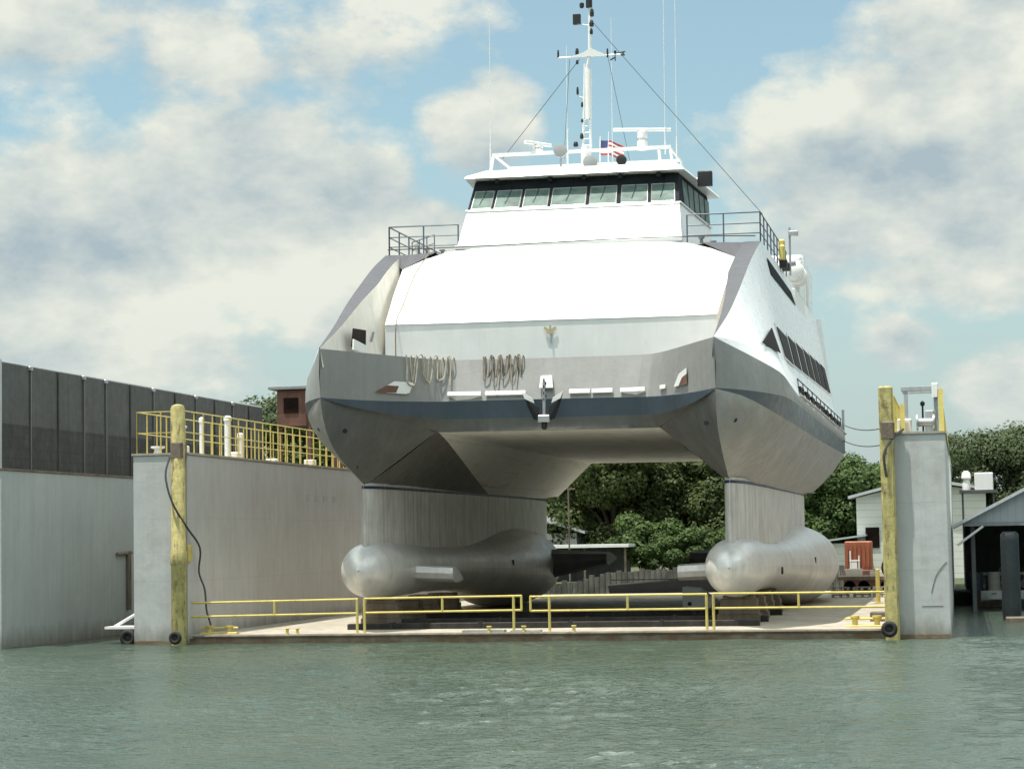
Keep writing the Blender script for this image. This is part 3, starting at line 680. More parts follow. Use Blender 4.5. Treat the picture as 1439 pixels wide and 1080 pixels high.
# side windows (both sides)
def sw(yz, name='side_window', mt='glassdark', s=1, pr=.012, off=.015):
    return MB().prism([(s*(wall_at(y, z)+off), y, z) for y, z in yz], (s*pr, 0, 0)).build(name, M[mt], ship)
for s in (1, -1):
    sw([(3.0, 9.72), (6.2, 9.62), (6.1, 10.5)], s=s, pr=.03, off=.075)
    ys = [(8.9, 13.2), (14.2, 17.6), (18.7, 22.1), (23.1, 26.4), (27.4, 30.6), (31.5, 34.6), (35.4, 38.3)]
    for a, b in ys:
        zb = 9.66+(a-9)*.018; ztop = 10.76+(a-9)*.026
        sw([(a+.1, zb), (b+.85, zb+.04), (b-.4, ztop+.1), (a-.85, ztop+.1)], s=s, pr=.012, off=.01, name='window_surround', mt='panel')
        sw([(a+.35, zb+.1), (b+.55, zb+.14), (b-.35, ztop), (a-.5, ztop)], s=s, pr=.03, off=.02)
    sw([(10.8, 13.55), (22, 13.5), (23.5, 13.1), (11.3, 13.0)], s=s, pr=.02, off=.02, name='upper_window_strip', mt='header')
    for k in range(9):
        y = 11+k*3.1; z = 8.5+.035*k-.0
        MB().box(min(s*8.2, s*8.34), max(s*8.2, s*8.34), y, y+1.9, 8.45, 8.78).build('scupper', M['glassdark'], ship)
    MB().tube([(s*8.47, 9, 8.32), (s*8.5, 20, 8.3), (s*8.47, 40, 8.3)], .055, 6).build('rub_rail', M['metal'], ship)
    MB().tube([(s*8.33, 9.5, 8.95), (s*8.35, 38, 8.95)], .025, 5).build('grab_rail', M['cable'], ship)
    for k in range(12): MB().tube([(s*8.4, 9.6+k*2.55, 8.3), (s*8.33, 9.6+k*2.55, 8.98)], .02, 5).build('grab_rail_stanchion', M['cable'], ship)
MB().box(8.3, 8.42, 39.7, 39.95, 7.3, 9.5).build('stern_fender', M['deckgrey'], ship)

# -- bow fittings
def band_pt(x, z):        # point on the inner band surface
    def yat(C, x):
        for a, b in zip(C, C[1:]):
            if b[0] <= x <= a[0]: return a[1]+(b[1]-a[1])*(a[0]-x)/max(1e-6, a[0]-b[0])
        return C[-1][1]
    t = (9.6-z)/1.48; return (x, yat(K1i, abs(x))+(yat(K2i, abs(x))-yat(K1i, abs(x)))*t-.07, z)
def pad(x0, x1, z0, z1, mt='whitep', name='fender_pad', t=.06):
    a, b = band_pt(x0, z0), band_pt(x1, z0); c_, d = band_pt(x1, z1), band_pt(x0, z1)
    return MB().prism([a, b, c_, d], (0, -t, 0)).build(name, M[mt], ship, bevel=.01)
for x0, x1 in ((-5.05, -4.55), (-3.45, -2.3), (-2.15, -.72), (.82, 1.55), (1.62, 2.35), (2.62, 3.5), (4.1, 4.35)): pad(x0, x1, 8.3, 8.44)
for s in (1, -1):
    f = MB()
    P = [(5.3, 8.3), (4.72, 8.3), (4.95, 8.7), (5.3, 8.85)] if s > 0 else [(5.3, 8.3), (4.5, 8.34), (4.4, 8.72), (4.85, 8.72)]
    Q = [band_pt(x, z) for x, z in P]; Q = [(s*x, y, z) for x, y, z in Q]
    o = MB().prism(Q, (0, -.05, 0)).build('fairlead', M['whitep'], ship)
    R = [lerp(q, Q[0], .38) for q in Q]; R = [(x+s*.0, y-.056, z) for x, y, z in R]
    MB().prism(R, (0, -.01, 0)).build('fairlead_opening', M['rust'], o)
MB().prism([band_pt(-.24, 8.5), band_pt(.26, 8.5), band_pt(.2, 8.95), band_pt(-.2, 8.95)], (0, -.12, 0)).build('anchor_pocket', M['whitep'], ship, bevel=.03)
# anchor
an = MB()
an.tube([(0, 4.4, 8.75), (0, 4.35, 7.9)], .055, 8); an.tube([(-.35, 4.35, 7.55), (.35, 4.35, 7.55)], .07, 8)
anchor = MB().tube([(0, 4.35, 8.7), (0, 4.3, 7.4)], .06, 8).bbox(-.22, .22, 4.18, 4.42, 7.3, 7.55, .03).build('anchor', M['metal'], ship)
for s in (-1, 1):
    MB().prism([(s*.14, 4.2, 7.35), (s*.36, 4.22, 7.4), (s*.56, 4.15, 7.85), (s*.7, 4.1, 8.32), (s*.46, 4.1, 8.12), (s*.5, 4.12, 8.0), (s*.2, 4.18, 7.85)], (0, .1, 0)).build('anchor_fluke', M['black'], anchor, bevel=.015)
    MB().prism([(s*.3, 4.07, 7.95), (s*.62, 4.03, 8.1), (s*.74, 4.01, 8.36), (s*.36, 4.05, 8.14)], (0, .04, 0)).build('anchor_palm', M['whitep'], anchor)
MB().lathe((0, 4.3, 7.05), [(.05, 0), (.1, .05), (.1, .22), (.05, .28)], 10).build('anchor_crown', M['black'], anchor)
ch = MB()
for k in range(7): ch.torus((.02*(k % 2), 4.32, 8.75-k*.11), .055, .02, 'y' if k % 2 else 'x', 10, 5)
ch.build('anchor_chain', M['black'], anchor)
# emblem (winged staff)
e = MB(); yy = 5.58
e.tube([(.03, yy, 10.15), (.0, yy, 10.8)], .03, 6)
emb = e.build('bow_emblem', M['emblemgrey'], ship)
for s in (1, -1): MB().prism([(0, yy, 10.62), (s*.2, yy, 10.75), (s*.22, yy, 10.66), (s*.1, yy, 10.55), (s*.17, yy, 10.5), (0, yy, 10.48)], (0, -.02, 0)).build('emblem_wing', M['gold'], emb)
# sensor domes / zinc dots on the flare
def dots(pts):
    for x, y, z in pts: MB().lathe((x, y, z), [(.05, .02), (.085, 0), (.08, -.05)], 10, ax='y').build('hull_fitting', M['black'], ship)
dots([(6.05, .55, 6.95), (6.95, .65, 7.05), (-6.05, .55, 6.95), (-6.95, .65, 7.05), (6.75, 3.2, 6.0), (-6.3, 2.75, 5.85), (-6.75, 3.0, 5.9)])

# -- struts and lower hulls
for s in (1, -1):
    st = MB(); yy = [4.0, 4.15, 4.6, 5.5, 8, 11, 14, 18, 22, 27, 32, 35.5, 37.5]; hwd = [.02, .12, .22, .32, .42, .46, .48, .5, .52, .52, .46, .25, .03]
    rows = []
    for z in (2.9, 3.5, 4.2, 4.8, 5.3):
        r = [(s*(6.38+.02*min(1, (y-4)/10)+h*(1+.12*max(0, 3.5-z))), y, z) for y, h in zip(yy, hwd)]
        l = [(s*(6.38-h*(1+.12*max(0, 3.5-z))), y, z) for y, h in zip(yy, hwd)]
        rows.append(r+l[::-1]+[r[0]])
    st.grid(rows)
    st.build('strut', M['strut'], ship, smooth=40)
    nv = MB(); nv.grid([[(p[0]+s*.012*(1 if k < 13 else -1), p[1]-.012, z) for k, p in enumerate(rows[4])] for z in (5.1, 5.2)]); nv.build('boot_line', M['navy'], ship, smooth=40)
    # lower hull: stations (y, rx, rz, zc)
    S = [(3.28, .02, .02, 2.25), (3.34, .25, .25, 2.25), (3.5, .5, .5, 2.25), (3.8, .74, .74, 2.25), (4.3, .92, .92, 2.25), (5.0, 1.01, 1.0, 2.25), (6, 1.04, 1.03, 2.25), (8, 1.0, 1.0, 2.25), (12, .92, .92, 2.22),
         (16, .98, .95, 2.18), (18.5, 1.22, 1.06, 2.12), (21, 1.62, 1.3, 2.06), (24, 2.05, 1.66, 2.0), (27, 2.25, 1.8, 2.0), (30, 2.15, 1.7, 2.03), (32.5, 1.7, 1.35, 2.08), (35, 1.0, .85, 2.15), (37, .55, .5, 2.2), (39, .15, .15, 2.25)]
    pm = MB(); n = 40
    pm.grid([[(s*6.4+rx*cos(2*pi*k/n), y, zc+rz*sin(2*pi*k/n)) for k in range(n+1)] for y, rx, rz, zc in S])
    pod = pm.build('lower_hull', M['alu'], ship, smooth=60)
    # forward canard, blunt and nose-down
    f = MB()
    sec = [(-.1, .0), (.0, .24), (.35, .33), (1.0, .26), (1.9, .05), (1.9, -.02), (1.0, -.2), (.35, -.27), (.0, -.2)]
    rA = [(s*5.5, 7.4+a, 2.12+b-.12*a) for a, b in sec]; rB = [(s*4.1, 7.7+a*.85, 2.05+b*.95-.12*a) for a, b in sec]
    f.grid([rA+[rA[0]], rB+[rB[0]]]); f.add(rB, [tuple(range(9))])
    f.build('canard_fin', M['alu'], pod, bevel=.02)
    f = MB(); rA = [(s*4.9, 27.5+a*2.4, 2.0+b*2.4) for a, b in sec]; rB = [(s*1.9, 28.8+a*1.5, 2.3+b*1.0) for a, b in sec]
    f.grid([rA+[rA[0]], rB+[rB[0]]]); f.add(rB, [tuple(range(9))]); f.build('stabiliser_fin', M['under'], pod, bevel=.02)
    for y, z, k in ((12.5, 2.0, 1.02), (21.5, 2.25, 1.66), (27.5, 2.35, 2.05), (24, 1.4, 1.8)):
        for q in (1, -1): MB().lathe((s*6.4+q*(k-.02), y, z), [(.14, -.02), (.14, .04), (.1, .05)], 12, ax='x').build('hull_plug', M['black'], pod)
ship.rotation_euler = (0, radians(.42), 0)

# ---- ropes hung over the bow
def hung_rope(x0, x1, n, zl, label, mt):
    r = MB(); pts = []
    rnd = random.Random(int(x0*100))
    for i in range(n):
        x = x0+(x1-x0)*i/(n-1)
        zlow = 9.55-(.45+zl*rnd.random())
        if i % 2 == 0: pts += [(x-.04, 9.72), (x-.02, 9.3), (x, zlow+.15)]
        else: pts += [(x-.03, zlow), (x+.02, 9.2), (x+.05, 9.7)]
    P = []
    for k, (x, z) in enumerate(pts):
        p = band_pt(x, min(z, 9.58)); P.append((x+.08, p[1]-.06-.03*rnd.random(), z-.02))
    r.tube(smoothpath(P, 4), .024, 6)
    for i in range(n//2+1):
        x = x0+(x1-x0)*(i+.3)/(n/2); L_ = .5+zl*rnd.random(); a = band_pt(x, 9.5)
        r.tube(smoothpath([(x, a[1]+.25, 9.62), (x, a[1]-.02, 9.7), (x+.02, a[1]-.07, 9.4), (x+.1, a[1]-.09, 9.6-L_), (x+.18, a[1]-.08, 9.4), (x+.2, a[1]+.0, 9.7), (x+.2, a[1]+.25, 9.62)], 4), .022, 6)
    tag(r.build('mooring_rope', M[mt], None), label, 'rope', 'mooring ropes looped over the bow')
hung_rope(-4.55, -3.4, 7, .55, 'pale rope in three long loops over the grey bow bulwark, farther from the anchor', 'rope')
hung_rope(-2.25, -.95, 9, .5, 'bundle of dirty rope loops over the bow bulwark, just left of the anchor', 'ropedark')

# ================================================================ FLOATING DRY DOCK
dock = thing('floating_dry_dock', 'pale grey floating dry dock with yellow rails, holding the twin-hull ship', 'dry dock', (0, 0, 0))
d = MB(); d.box(-11.6, 11.95, .0, 45, -.8, .18, 1); d.box(-11.6, 11.95, .02, 45, .18, .30, 0)
deck = d.build('pontoon_deck', [M['concrete'], M['rustedge']], dock)
MB().tube([(-11.2, -.02, .25), (11.6, -.02, .25)], .05, 6).build('deck_edge_bar', M['wood'], dock)
for s, x0, x1, zt in ((-1, -13.25, -11.32, 6.33), (1, 11.95, 13.62, 6.35)):
    wm = MB(); wm.box(x0, x1, -.12, 45, -.8, zt)
    for f_ in range(6): pass
    wall = wm.build('wing_wall', [M['dockwall'], M['dockin']], dock, bevel=.03)
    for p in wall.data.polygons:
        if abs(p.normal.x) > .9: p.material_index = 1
    MB().box(x0-.04, x1+.04, -.16, 45, zt, zt+.07).build('wall_coping', M['concrete'], dock)
    MB().box(x0+.02, x1-.02, -.135, -.122, .0, .12).build('waterline_grime', M['rustedge'], dock)
# fender posts
for s, x, zt in ((-1, -11.53, 8.0), (1, 11.86, 7.85)):
    p = MB()
    if s < 0: p.lathe((x, -.42, 0), [(.25, -.6), (.25, .5), (.26, .55), (.25, 2.6), (.28, 2.65), (.27, 3.1), (.24, 3.15), (.24, zt-.15), (.2, zt-.04), (.08, zt)], 18)
    else: p.bbox(x-.24, x+.2, -.62, -.2, -.6, zt, .06)
    post = p.build('fender_post', M['yellowpost'], dock, smooth=35)
    MB().bbox(x-.2, x+.22, -.66, -.12, 6.2, 6.75, .05).build('post_collar', M['wood'], post)
MB().bbox(-11.75, -11.25, -.2, .15, 2.75, 3.3, .04).build('post_bracket', M['yellow'], dock)
MB().tube(smoothpath([(-11.8, -.45, 6.3), (-11.85, -.75, 5.6), (-11.6, -.78, 4.7), (-11.25, -.4, 3.9), (-11.05, .3, 3.2), (-11.2, .6, 2.4), (-11.0, .6, 1.8), (-10.9, .5, 1.1), (-10.75, .5, .6)], 5), .035, 6).build('power_hose', M['cable'], dock)
MB().tube(smoothpath([(12.35, -.25, 6.5), (12.0, -.6, 6.2), (11.75, -.75, 5.7), (11.8, -.7, 5.0)], 5), .04, 6).build('power_hose', M['cable'], dock)
# front gates: two rails and posts each
def gate(x0, x1, zt0, zt1, posts, shorts, y=.15):
    g = MB(); L_ = x1-x0
    z = lambda x, o: zt0+(zt1-zt0)*(x-x0)/L_-o
    g.tube([(x0, y, zt0), (x1, y, zt1)], .035, 8); g.tube([(x0, y, zt0-.46), (x1, y, zt1-.46)], .035, 8)
    for x in posts: g.tube([(x, y, .3), (x, y, z(x, 0))], .045, 8)
    for x in shorts: g.tube([(x, y, z(x, .46)), (x, y, z(x, 0))], .04, 8)
    g.build('gate_rail', M['yellow'], dock)
gate(-11.3, -5.52, 1.36, 1.42, [-5.55], [-8.4]); gate(-5.3, .0, 1.43, 1.46, [-5.3, -.28], [-2.66, -.02]); gate(.26, 6.02, 1.43, 1.44, [.9, 6.0], [3.46, .28]); gate(6.22, 11.65, 1.45, 1.44, [6.22], [8.92])
# wing wall top railings (yellow)
def yrail(path, step, h=1.35, r=.022):
    return railing(path, 0, (h*.5, h), step, r, 'wall_railing', 'yellow', dock)
yrail([(-13.15, 44, 6.38), (-13.15, .0, 6.38), (-11.45, .0, 6.38), (-11.45, 44, 6.38)], .92, 1.42)
yrail([(12.05, 44, 6.42), (12.05, .6, 6.42)], 1.1, 1.2); yrail([(13.52, .2, 6.42), (13.52, 44, 6.42)], 1.1, 1.3)
MB().prism([(13.45, -.05, 6.4), (13.6, -.05, 6.4), (13.6, .1, 7.75), (13.45, .1, 7.75)], (0, .08, 0)).build('yellow_stanchion', M['yellow'], dock)
MB().prism([(12.25, -.1, 6.4), (12.4, -.1, 6.4), (12.4, 0, 7.3), (12.25, .0, 7.3)], (0, .1, 0)).build('yellow_stanchion', M['yellow'], dock)
# deck fittings on wing walls
def vent(x, y, z, h, r, mt): MB().lathe((x, y, z), [(r, 0), (r, h-.2), (r*1.25, h-.18), (r*1.2, h-.05), (r*.6, h)], 12).build('vent_pipe', M[mt], dock, smooth=40)
vent(-11.65, 4.9, 6.4, 1.5, .12, 'whitep'); vent(-12.2, 3.7, 6.4, 1.4, .08, 'whitep'); vent(-12.6, 9, 6.4, 1.1, .1, 'tan')
for y in (2.0, 7.5, 12, 17): MB().bbox(-12.6, -12.2, y, y+.5, 6.4, 6.62+.06*(y % 3), .03).build('deck_locker', M['tan'], dock)
for y in (.6, 1.1): MB().lathe((-12.6+(y-.6)*1.6, .5, 6.4), [(.18, 0), (.14, .05), (.12, .16), (.24, .2), (.24, .26)], 12).build('mooring_bollard', M['whitep'], dock)
MB().tube([(-11.9, .3, 6.75), (-11.5, .3, 7.3)], .04).build('handwheel_post', M['whitep'], dock)
# winch frame on the right wall
wf = MB(); wf.box(12.38, 12.5, .3, .42, 6.42, 7.85); wf.box(13.3, 13.42, .3, .42, 6.42, 7.85); wf.box(12.3, 13.45, .28, .44, 7.72, 7.86); wf.box(12.38, 12.46, 2.3, 2.4, 6.42, 7.85); wf.box(13.34, 13.42, 2.3, 2.4, 6.42, 7.85); wf.box(12.3, 13.45, 2.28, 2.42, 7.76, 7.86); wf.box(12.3, 12.4, .4, 2.3, 7.76, 7.84); wf.box(13.36, 13.45, .4, 2.3, 7.76, 7.84)
wf.build('control_frame', M['fascia'], dock, bevel=.01)
wn = MB(); wn.lathe((12.75, .25, 6.72), [(.26, 0), (.26, .05), (.13, .06), (.13, .5), (.26, .51), (.26, .56)], 16, ax='x'); wn.build('winch_drum', M['metal'], dock, smooth=30)
MB().bbox(12.15, 12.6, .2, .6, 6.42, 6.85, .04).build('winch_motor', M['tan'], dock)
MB().bbox(13.02, 13.3, .2, .5, 6.42, 7.1, .04).build('control_box', M['fascia'], dock)
MB().tube([(12.95, .5, 6.42), (12.95, .5, 7.3)], .03).lathe((12.95, .5, 7.25), [(.06, 0), (.08, .1), (.02, .16)], 8).build('indicator_post', M['black'], dock)
MB().bbox(13.25, 13.45, .15, .3, 7.5, 7.95, .03).build('wall_floodlight', M['whitep'], dock)
# scrape marks on the right tower: bent plate edge
MB().box(12.75, 13.4, -.13, -.124, .98, .995).build('weld_bead', M['cable'], dock)
MB().tube(smoothpath([(13.05, -.13, 1.4), (13.2, -.13, 1.9), (13.4, -.13, 2.2), (13.55, -.13, 2.35)], 4), .008, 5).build('weld_bead', M['cable'], dock)
for i, y in enumerate((13.2, 14.3, 15.5, 16.8)): MB().box(-11.32, -11.30, y, y+.55, 4.95, 5.2).build('draft_plate', M['dockwall'], dock)
# yellow bollards on deck
def bollard(x0, x1, y, tall=.22):
    b = MB(); b.bbox(x0, x1, y-.15, y+.15, .30, .36, .02)
    for x in (x0+.3, x1-.3): b.lathe((x, y, .34), [(.11, 0), (.09, .02), (.09, tall-.06), (.15, tall-.03), (.15, tall+.02)], 12)
    b.tube([(x0, y, .34+tall*.75), (x1, y, .34+tall*.75)], .045, 6)
    b.build('deck_cleat', M['yellow'], dock)
bollard(-11.15, -9.85, .65); bollard(10.3, 11.6, 1.4, .3)
MB().bbox(10.9, 11.9, 5.5, 6.3, .3, .62, .03).build('deck_hatch', M['wood'], dock)
for x in (-7.95, -7.6, -1.1, .05, 1.7): MB().lathe((x, .12, .3), [(.06, 0), (.05, .14), (.09, .18), (.08, .2)], 8).build('edge_pin', M['yellow'], dock)
MB().box(-2.0, -.6, .1, .5, .302, .37).box(-.4, .6, .1, .45, .302, .35).build('edge_plate', M['dockwall'], dock)

# keel blocks under the lower hulls
def kb(x, y, mt, label, wide=1.5, z1=.98, group='timber keel blocks under the lower hulls'):
    t = thing('keel_block', label, 'keel block', (x, y, .3), group)
    b = MB()
    for k in range(3): b.bbox(x-wide/2+.06*k, x+wide/2-.06*k, y-.35, y+.35, .302+k*(z1-.3)/3, .298+(k+1)*(z1-.3)/3, .02)
    b.build('timber_stack', M[mt], t); MB().bbox(x-wide/2+.2, x+wide/2-.2, y-.3, y+.3, z1, z1+.12, .03).build('soft_cap', M['wood'], t)
    return t
for s in (-1, 1):
    for i, y in enumerate((6.5, 9.5, 12.5, 15.5)):
        kb(s*6.4, y, 'wood', '%s dark timber keel block from the gate under the %s lower hull' % (('first', 'second', 'third', 'fourth')[i], 'left' if s < 0 else 'right'), z1=1.1)
t = thing('concrete_block', 'white chamfered block on the dock deck beside the right lower hull nose', 'block', (3.1, 21, .3))
MB().prism([(2.55, 21, .3), (3.9, 21, .3), (3.9, 21, .62), (3.2, 21, 1.12), (2.55, 21, 1.18)], (0, 1.2, 0)).build('block_body', M['whitep'], t, bevel=.03)
MB().lathe((2.85, 20.98, .48), [(.09, 0), (.09, .03)], 10, ax='y').build('lifting_hole', M['black'], t)

# added dark strips on the deck, standing in for the ship's shadow
for i, y in enumerate((2.9, 6.2, 12.0)):
    t = thing('shade_strip', '%s added dark strip from the gate, standing in for shade under the ship' % ('first', 'second', 'third', 'fourth', 'fifth', 'sixth', 'seventh', 'eighth', 'ninth')[i], 'shade strip', (.1, y, .3), 'added dark strips standing in for shade under the ship')
    MB().bbox(-6.7, 7.4, y, y+.4, .302, .50+.02*i, .02).build('shade_strip_body', M['deckshade'], t)
    for x in (-5.2, -2.1, 1.0, 4.1, 6.6): MB().box(x, x+.12, y-.03, y+.43, .302, .53+.02*i).build('shade_strip_band', M['black'], t)
# tyre fenders
def tyre(x, y, z, label, R=.2, ax='y'):
    t = MB(); t.torus((x, y, z), R, R*.5, ax); t.lathe((x, y, z), [(R*.5, -.03), (R*.5, .03)], 12, ax=ax)
    tag(t.build('tyre_fender', M['rubber'], None, smooth=60), label, 'tyre fender', 'tyre fenders at the dock corners')
tyre(-11.5, -.88, .25, 'black tyre fender at the foot of the round yellow post, left of the gate', .15)
tyre(11.75, -.82, .32, 'black tyre fender at the foot of the square yellow post, right of the gate', .17)
tyre(-13.75, .6, .2, 'black tyre fender in the gap left of the left wing wall, under the white ledge', .2)
t = thing('boarding_step', 'small white ledge with a brace in the gap left of the left wing wall', 'ledge', (-13.8, .8, .5))
MB().box(-14.6, -13.27, .6, 1.5, .5, .58).build('step_plate', M['whitep'], t)
MB().tube([(-14.3, .8, .58), (-13.35, .8, 1.1)], .05).build('brace', M['whitep'], t)

# mooring lines from the stern to the right wall
for z0, z1, lab in ((8.7, 7.35, 'upper thin blue-grey line from the ship\'s stern to the right wing wall'), (7.9, 6.75, 'lower thin line from the ship\'s stern to the right wing wall')):
    p, q = (8.4, 39.5, z0), (12.2, 10., z1); pts = [lerp(p, q, i/10) for i in range(11)]
    pts = [(x, y, z-.35*4*(i/10)*(1-i/10)) for i, (x, y, z) in enumerate(pts)]
    tag(MB().tube(pts, .022, 5).build('mooring_line', M['cable'], None), lab, 'mooring line', 'mooring lines at the stern')

# ================================================================ SECOND DOCK (left)
od = thing('dry_dock_wall', 'tall teal-grey wing wall of another dock on the far left, topped by dark sheet screens', 'dock wall', (-17.8, 10, 0))
MB().box(-18.6, -16.9, -2.5, 29, -.8, 5.88).build('wall', M['otherwall'], od, bevel=.02)
MB().box(-18.5, -16.86, -2.55, 29, 5.88, 5.95).build('wall_coping', M['wood'], od)
MB().box(-17.15, -17.05, -2.45, 25, 7.45, 9.46).build('upper_screen', M['screen'], od)
MB().box(-17.13, -17.03, -2.45, 25, 5.95, 7.45).build('lower_screen', M['mesh'], od)
MB().box(-17.2, -16.98, -2.52, -2.3, 5.9, 9.56).build('corner_post', M['roof'], od)
MB().tube([(-17.1, -2.5, 9.5), (-17.1, 25, 9.5)], .045, 6).build('top_rail', M['fascia'], od)
y = .35
for y in (-.0, 4.55, 6.6, 11.4, 16.2, 20.8):
    MB().box(-17.04, -16.99, y, y+.08, 5.95, 9.48).build('screen_post', M['under'], od)
    MB().bbox(-17.08, -16.95, y-.08, y+.12, 9.36, 9.5, .03).build('screen_lamp', M['metal'], od)
for y in (2.3, 9.0, 13.8, 18.5, 23): MB().box(-17.045, -17.0, y, y+.08, 5.95, 9.45).build('screen_batten', M['mesh'], od)
MB().tube([(-16.85, 7.2, 3.0), (-16.85, 8.6, 3.05)], .07).tube([(-16.82, 8.3, 3.1), (-16.82, 8.3, .9)], .1, 10).build('rusty_pipe', M['wood'], od)

# ================================================================ BACKGROUND
def build_crown(R, H, n_leaf, seed, clumps, leaf=.15):
    rnd = random.Random(seed); b = MB(); C = []
    for i in range(clumps):
        a = rnd.uniform(0, 2*pi); h = rnd.uniform(.0, 1); rr = R*(1-.55*abs(h-.42)**1.3)*sqrt(rnd.uniform(.05, 1))*.85
        C.append((rr*cos(a), rr*sin(a), H*(.24+.66*h), R*rnd.uniform(.22, .4)))
    vs = []; fs = []
    for k in range(n_leaf):
        c = C[k % clumps]
        d = Vector((rnd.gauss(0, 1), rnd.gauss(0, 1), rnd.gauss(0, 1))).normalized()*c[3]*rnd.uniform(.6, 1.12)
        p = Vector((c[0]+d.x, c[1]+d.y, c[2]+d.z*.78))
        nn = (d.normalized()+Vector((rnd.uniform(-.8, .8), rnd.uniform(-.8, .8), rnd.uniform(-.2, 1.)))).normalized()
        t = nn.orthogonal().normalized(); t.rotate(Matrix.Rotation(rnd.uniform(0, 6.28), 3, nn)); u = nn.cross(t)
        s = leaf*rnd.uniform(.55, 1.3); o = len(vs)
        vs += [p+t*s, p+u*s*.55, p-t*s*.9, p-u*s*.6]; fs.append((o, o+1, o+2, o+3))
    b.add(vs, fs); return b, C
def make_tree(R, H, leaf, seed, label, cat='tree', group='trees on the shore behind the dock', nl=46000, cl=52, loc=(0, 0, 0)):
    t = thing('oak_tree', label, cat, loc, group)
    cb, C = build_crown(R, H, nl, seed, cl); rnd = random.Random(seed+1)
    me_o = cb.build('crown', M[leaf], None); me_o.parent = t
    tr = MB(); tr.tube([(0, 0, -.3), (.1, 0, H*.15), (.05, .1, H*.32), (0, 0, H*.62)], .42, 10, r1=.12)
    for c in C[:9]: tr.tube(smoothpath([(0, 0, H*.22), (c[0]*.4, c[1]*.4, H*.22+(c[2]-H*.22)*.6), (c[0], c[1], c[2])], 3), .16, 6, r1=.04)
    o = tr.build('trunk', M['bark'], None, smooth=50); o.parent = t
    return t
protoA = make_tree(4.2, 10, 'leafA', 1, 'tall dark green tree seen between the two hulls, nearest the left strut', loc=(-7.2, 64, .7))
protoB = make_tree(3.8, 8.2, 'leafB', 2, 'bright green rounded tree just right of the ship, left of the square yellow post', loc=(6.6, 66, .7))
protoC = make_tree(4.5, 11, 'leafC', 3, 'grey-green tree top above the far end of the left wing wall', loc=(-26.5, 62, .8))
protoC.scale = (1.1, 1.1, 1.12)
protoB.scale = (.95, .95, .93)
gA = [(-3.4, 68, .92, 'dark tree in the middle of the gap between the hulls, left of the gap\'s centre'), (.6, 65, .88, 'dark tree in the gap between the hulls, right of the gap\'s centre'), (3.6, 69, .86, 'dark tree seen just left of the right strut'),
      (-11, 70, 1.0, 'dark tree mostly hidden behind the left strut'), (-5, 76, 1.0, 'dark tree standing behind the others in the gap between the hulls, left one'), (1.5, 77, .9, 'dark tree standing behind the others in the gap between the hulls, right one'), (-21.8, 56, 1.22, 'dark tree rising behind the rusty cabin at the left wall')]
for x, y, k, lab in gA: dup(protoA, (x, y, .7), lab, random.uniform(0, 6), (k, k, k*.95))
gB = [(10.2, 70, .86, 'green tree behind the white-sided house, right of the ship'), (8.6, 78, .9, 'green tree farther back between the ship and the square yellow post'), (20.5, 72, .95, 'green tree above the boathouse roof at the right edge')]
for x, y, k, lab in gB: dup(protoB, (x, y, .7), lab, random.uniform(0, 6), (k, k, k))
for x, y, k, lab in [(15.8, 66, .82, 'grey-green tree just right of the right wing wall, above the boathouse eave'), (19, 64, .80, 'grey-green tree above the middle of the boathouse roof'), (24, 70, .85, 'grey-green tree beyond the right end of the boathouse'), (-20, 74, 1.05, 'grey-green tree behind the tall screens')]:
    dup(protoC, (x, y, .7), lab, random.uniform(0, 6), (k, k, k))
def make_bush(loc, R, H, seed, label, leaf='leafB'):
    t = thing('bush', label, 'bush', loc, 'bushes along the bank between the hulls')
    cb, C = build_crown(R, H, 12000, seed, 16, .10); o = cb.build('foliage', M[leaf], None); o.parent = t
    s = MB()
    for c in C[:5]: s.tube([(0, 0, -.1), (c[0]*.5, c[1]*.5, c[2]*.5), (c[0], c[1], c[2])], .05, 5, r1=.02)
    q = s.build('stem', M['bark'], None); q.parent = t
    return t
b0 = make_bush((-2.4, 56.5, .6), 1.9, 3.0, 11, 'bush right of the low white-roofed shed')
b0.children[0]
for x, y, k, lab in ((.3, 57.5, 1.1, 'bush in the middle of the bank, behind the timber bulkhead'), (2.8, 56, .9, 'bush just left of the right lower hull\'s nose fin'), (-4.3, 60, 1.3, 'bush behind the low white-roofed shed')):
    dup(b0, (x, y, .6), lab, random.uniform(0, 6), (k, k, k))

# far belt of woodland closing the view
rnd = random.Random(5); vs = []; fs = []
cl = [(rnd.uniform(-130, 130), rnd.uniform(108, 124), rnd.uniform(1.2, 6.2), rnd.uniform(1.3, 2.4)) for _ in range(420)]
for k in range(70000):
    c = cl[k % 420]; d = Vector((rnd.gauss(0, 1), rnd.gauss(0, 1), rnd.gauss(0, 1))).normalized()
    p = Vector(c[:3])+d*c[3]*rnd.uniform(.6, 1.1); q = (d+Vector((rnd.uniform(-.8, .8), rnd.uniform(-.8, .8), rnd.uniform(0, 1)))).normalized()
    t = q.orthogonal().normalized(); u = q.cross(t); z_ = rnd.uniform(.2, .45); o = len(vs)
    vs += [p+t*z_, p+u*z_*.6, p-t*z_, p-u*z_*.6]; fs.append((o, o+1, o+2, o+3))
wd = MB(); wd.add(vs, fs); wd = wd.build('woodland', M['leafA'], None); wd['kind'] = 'stuff'
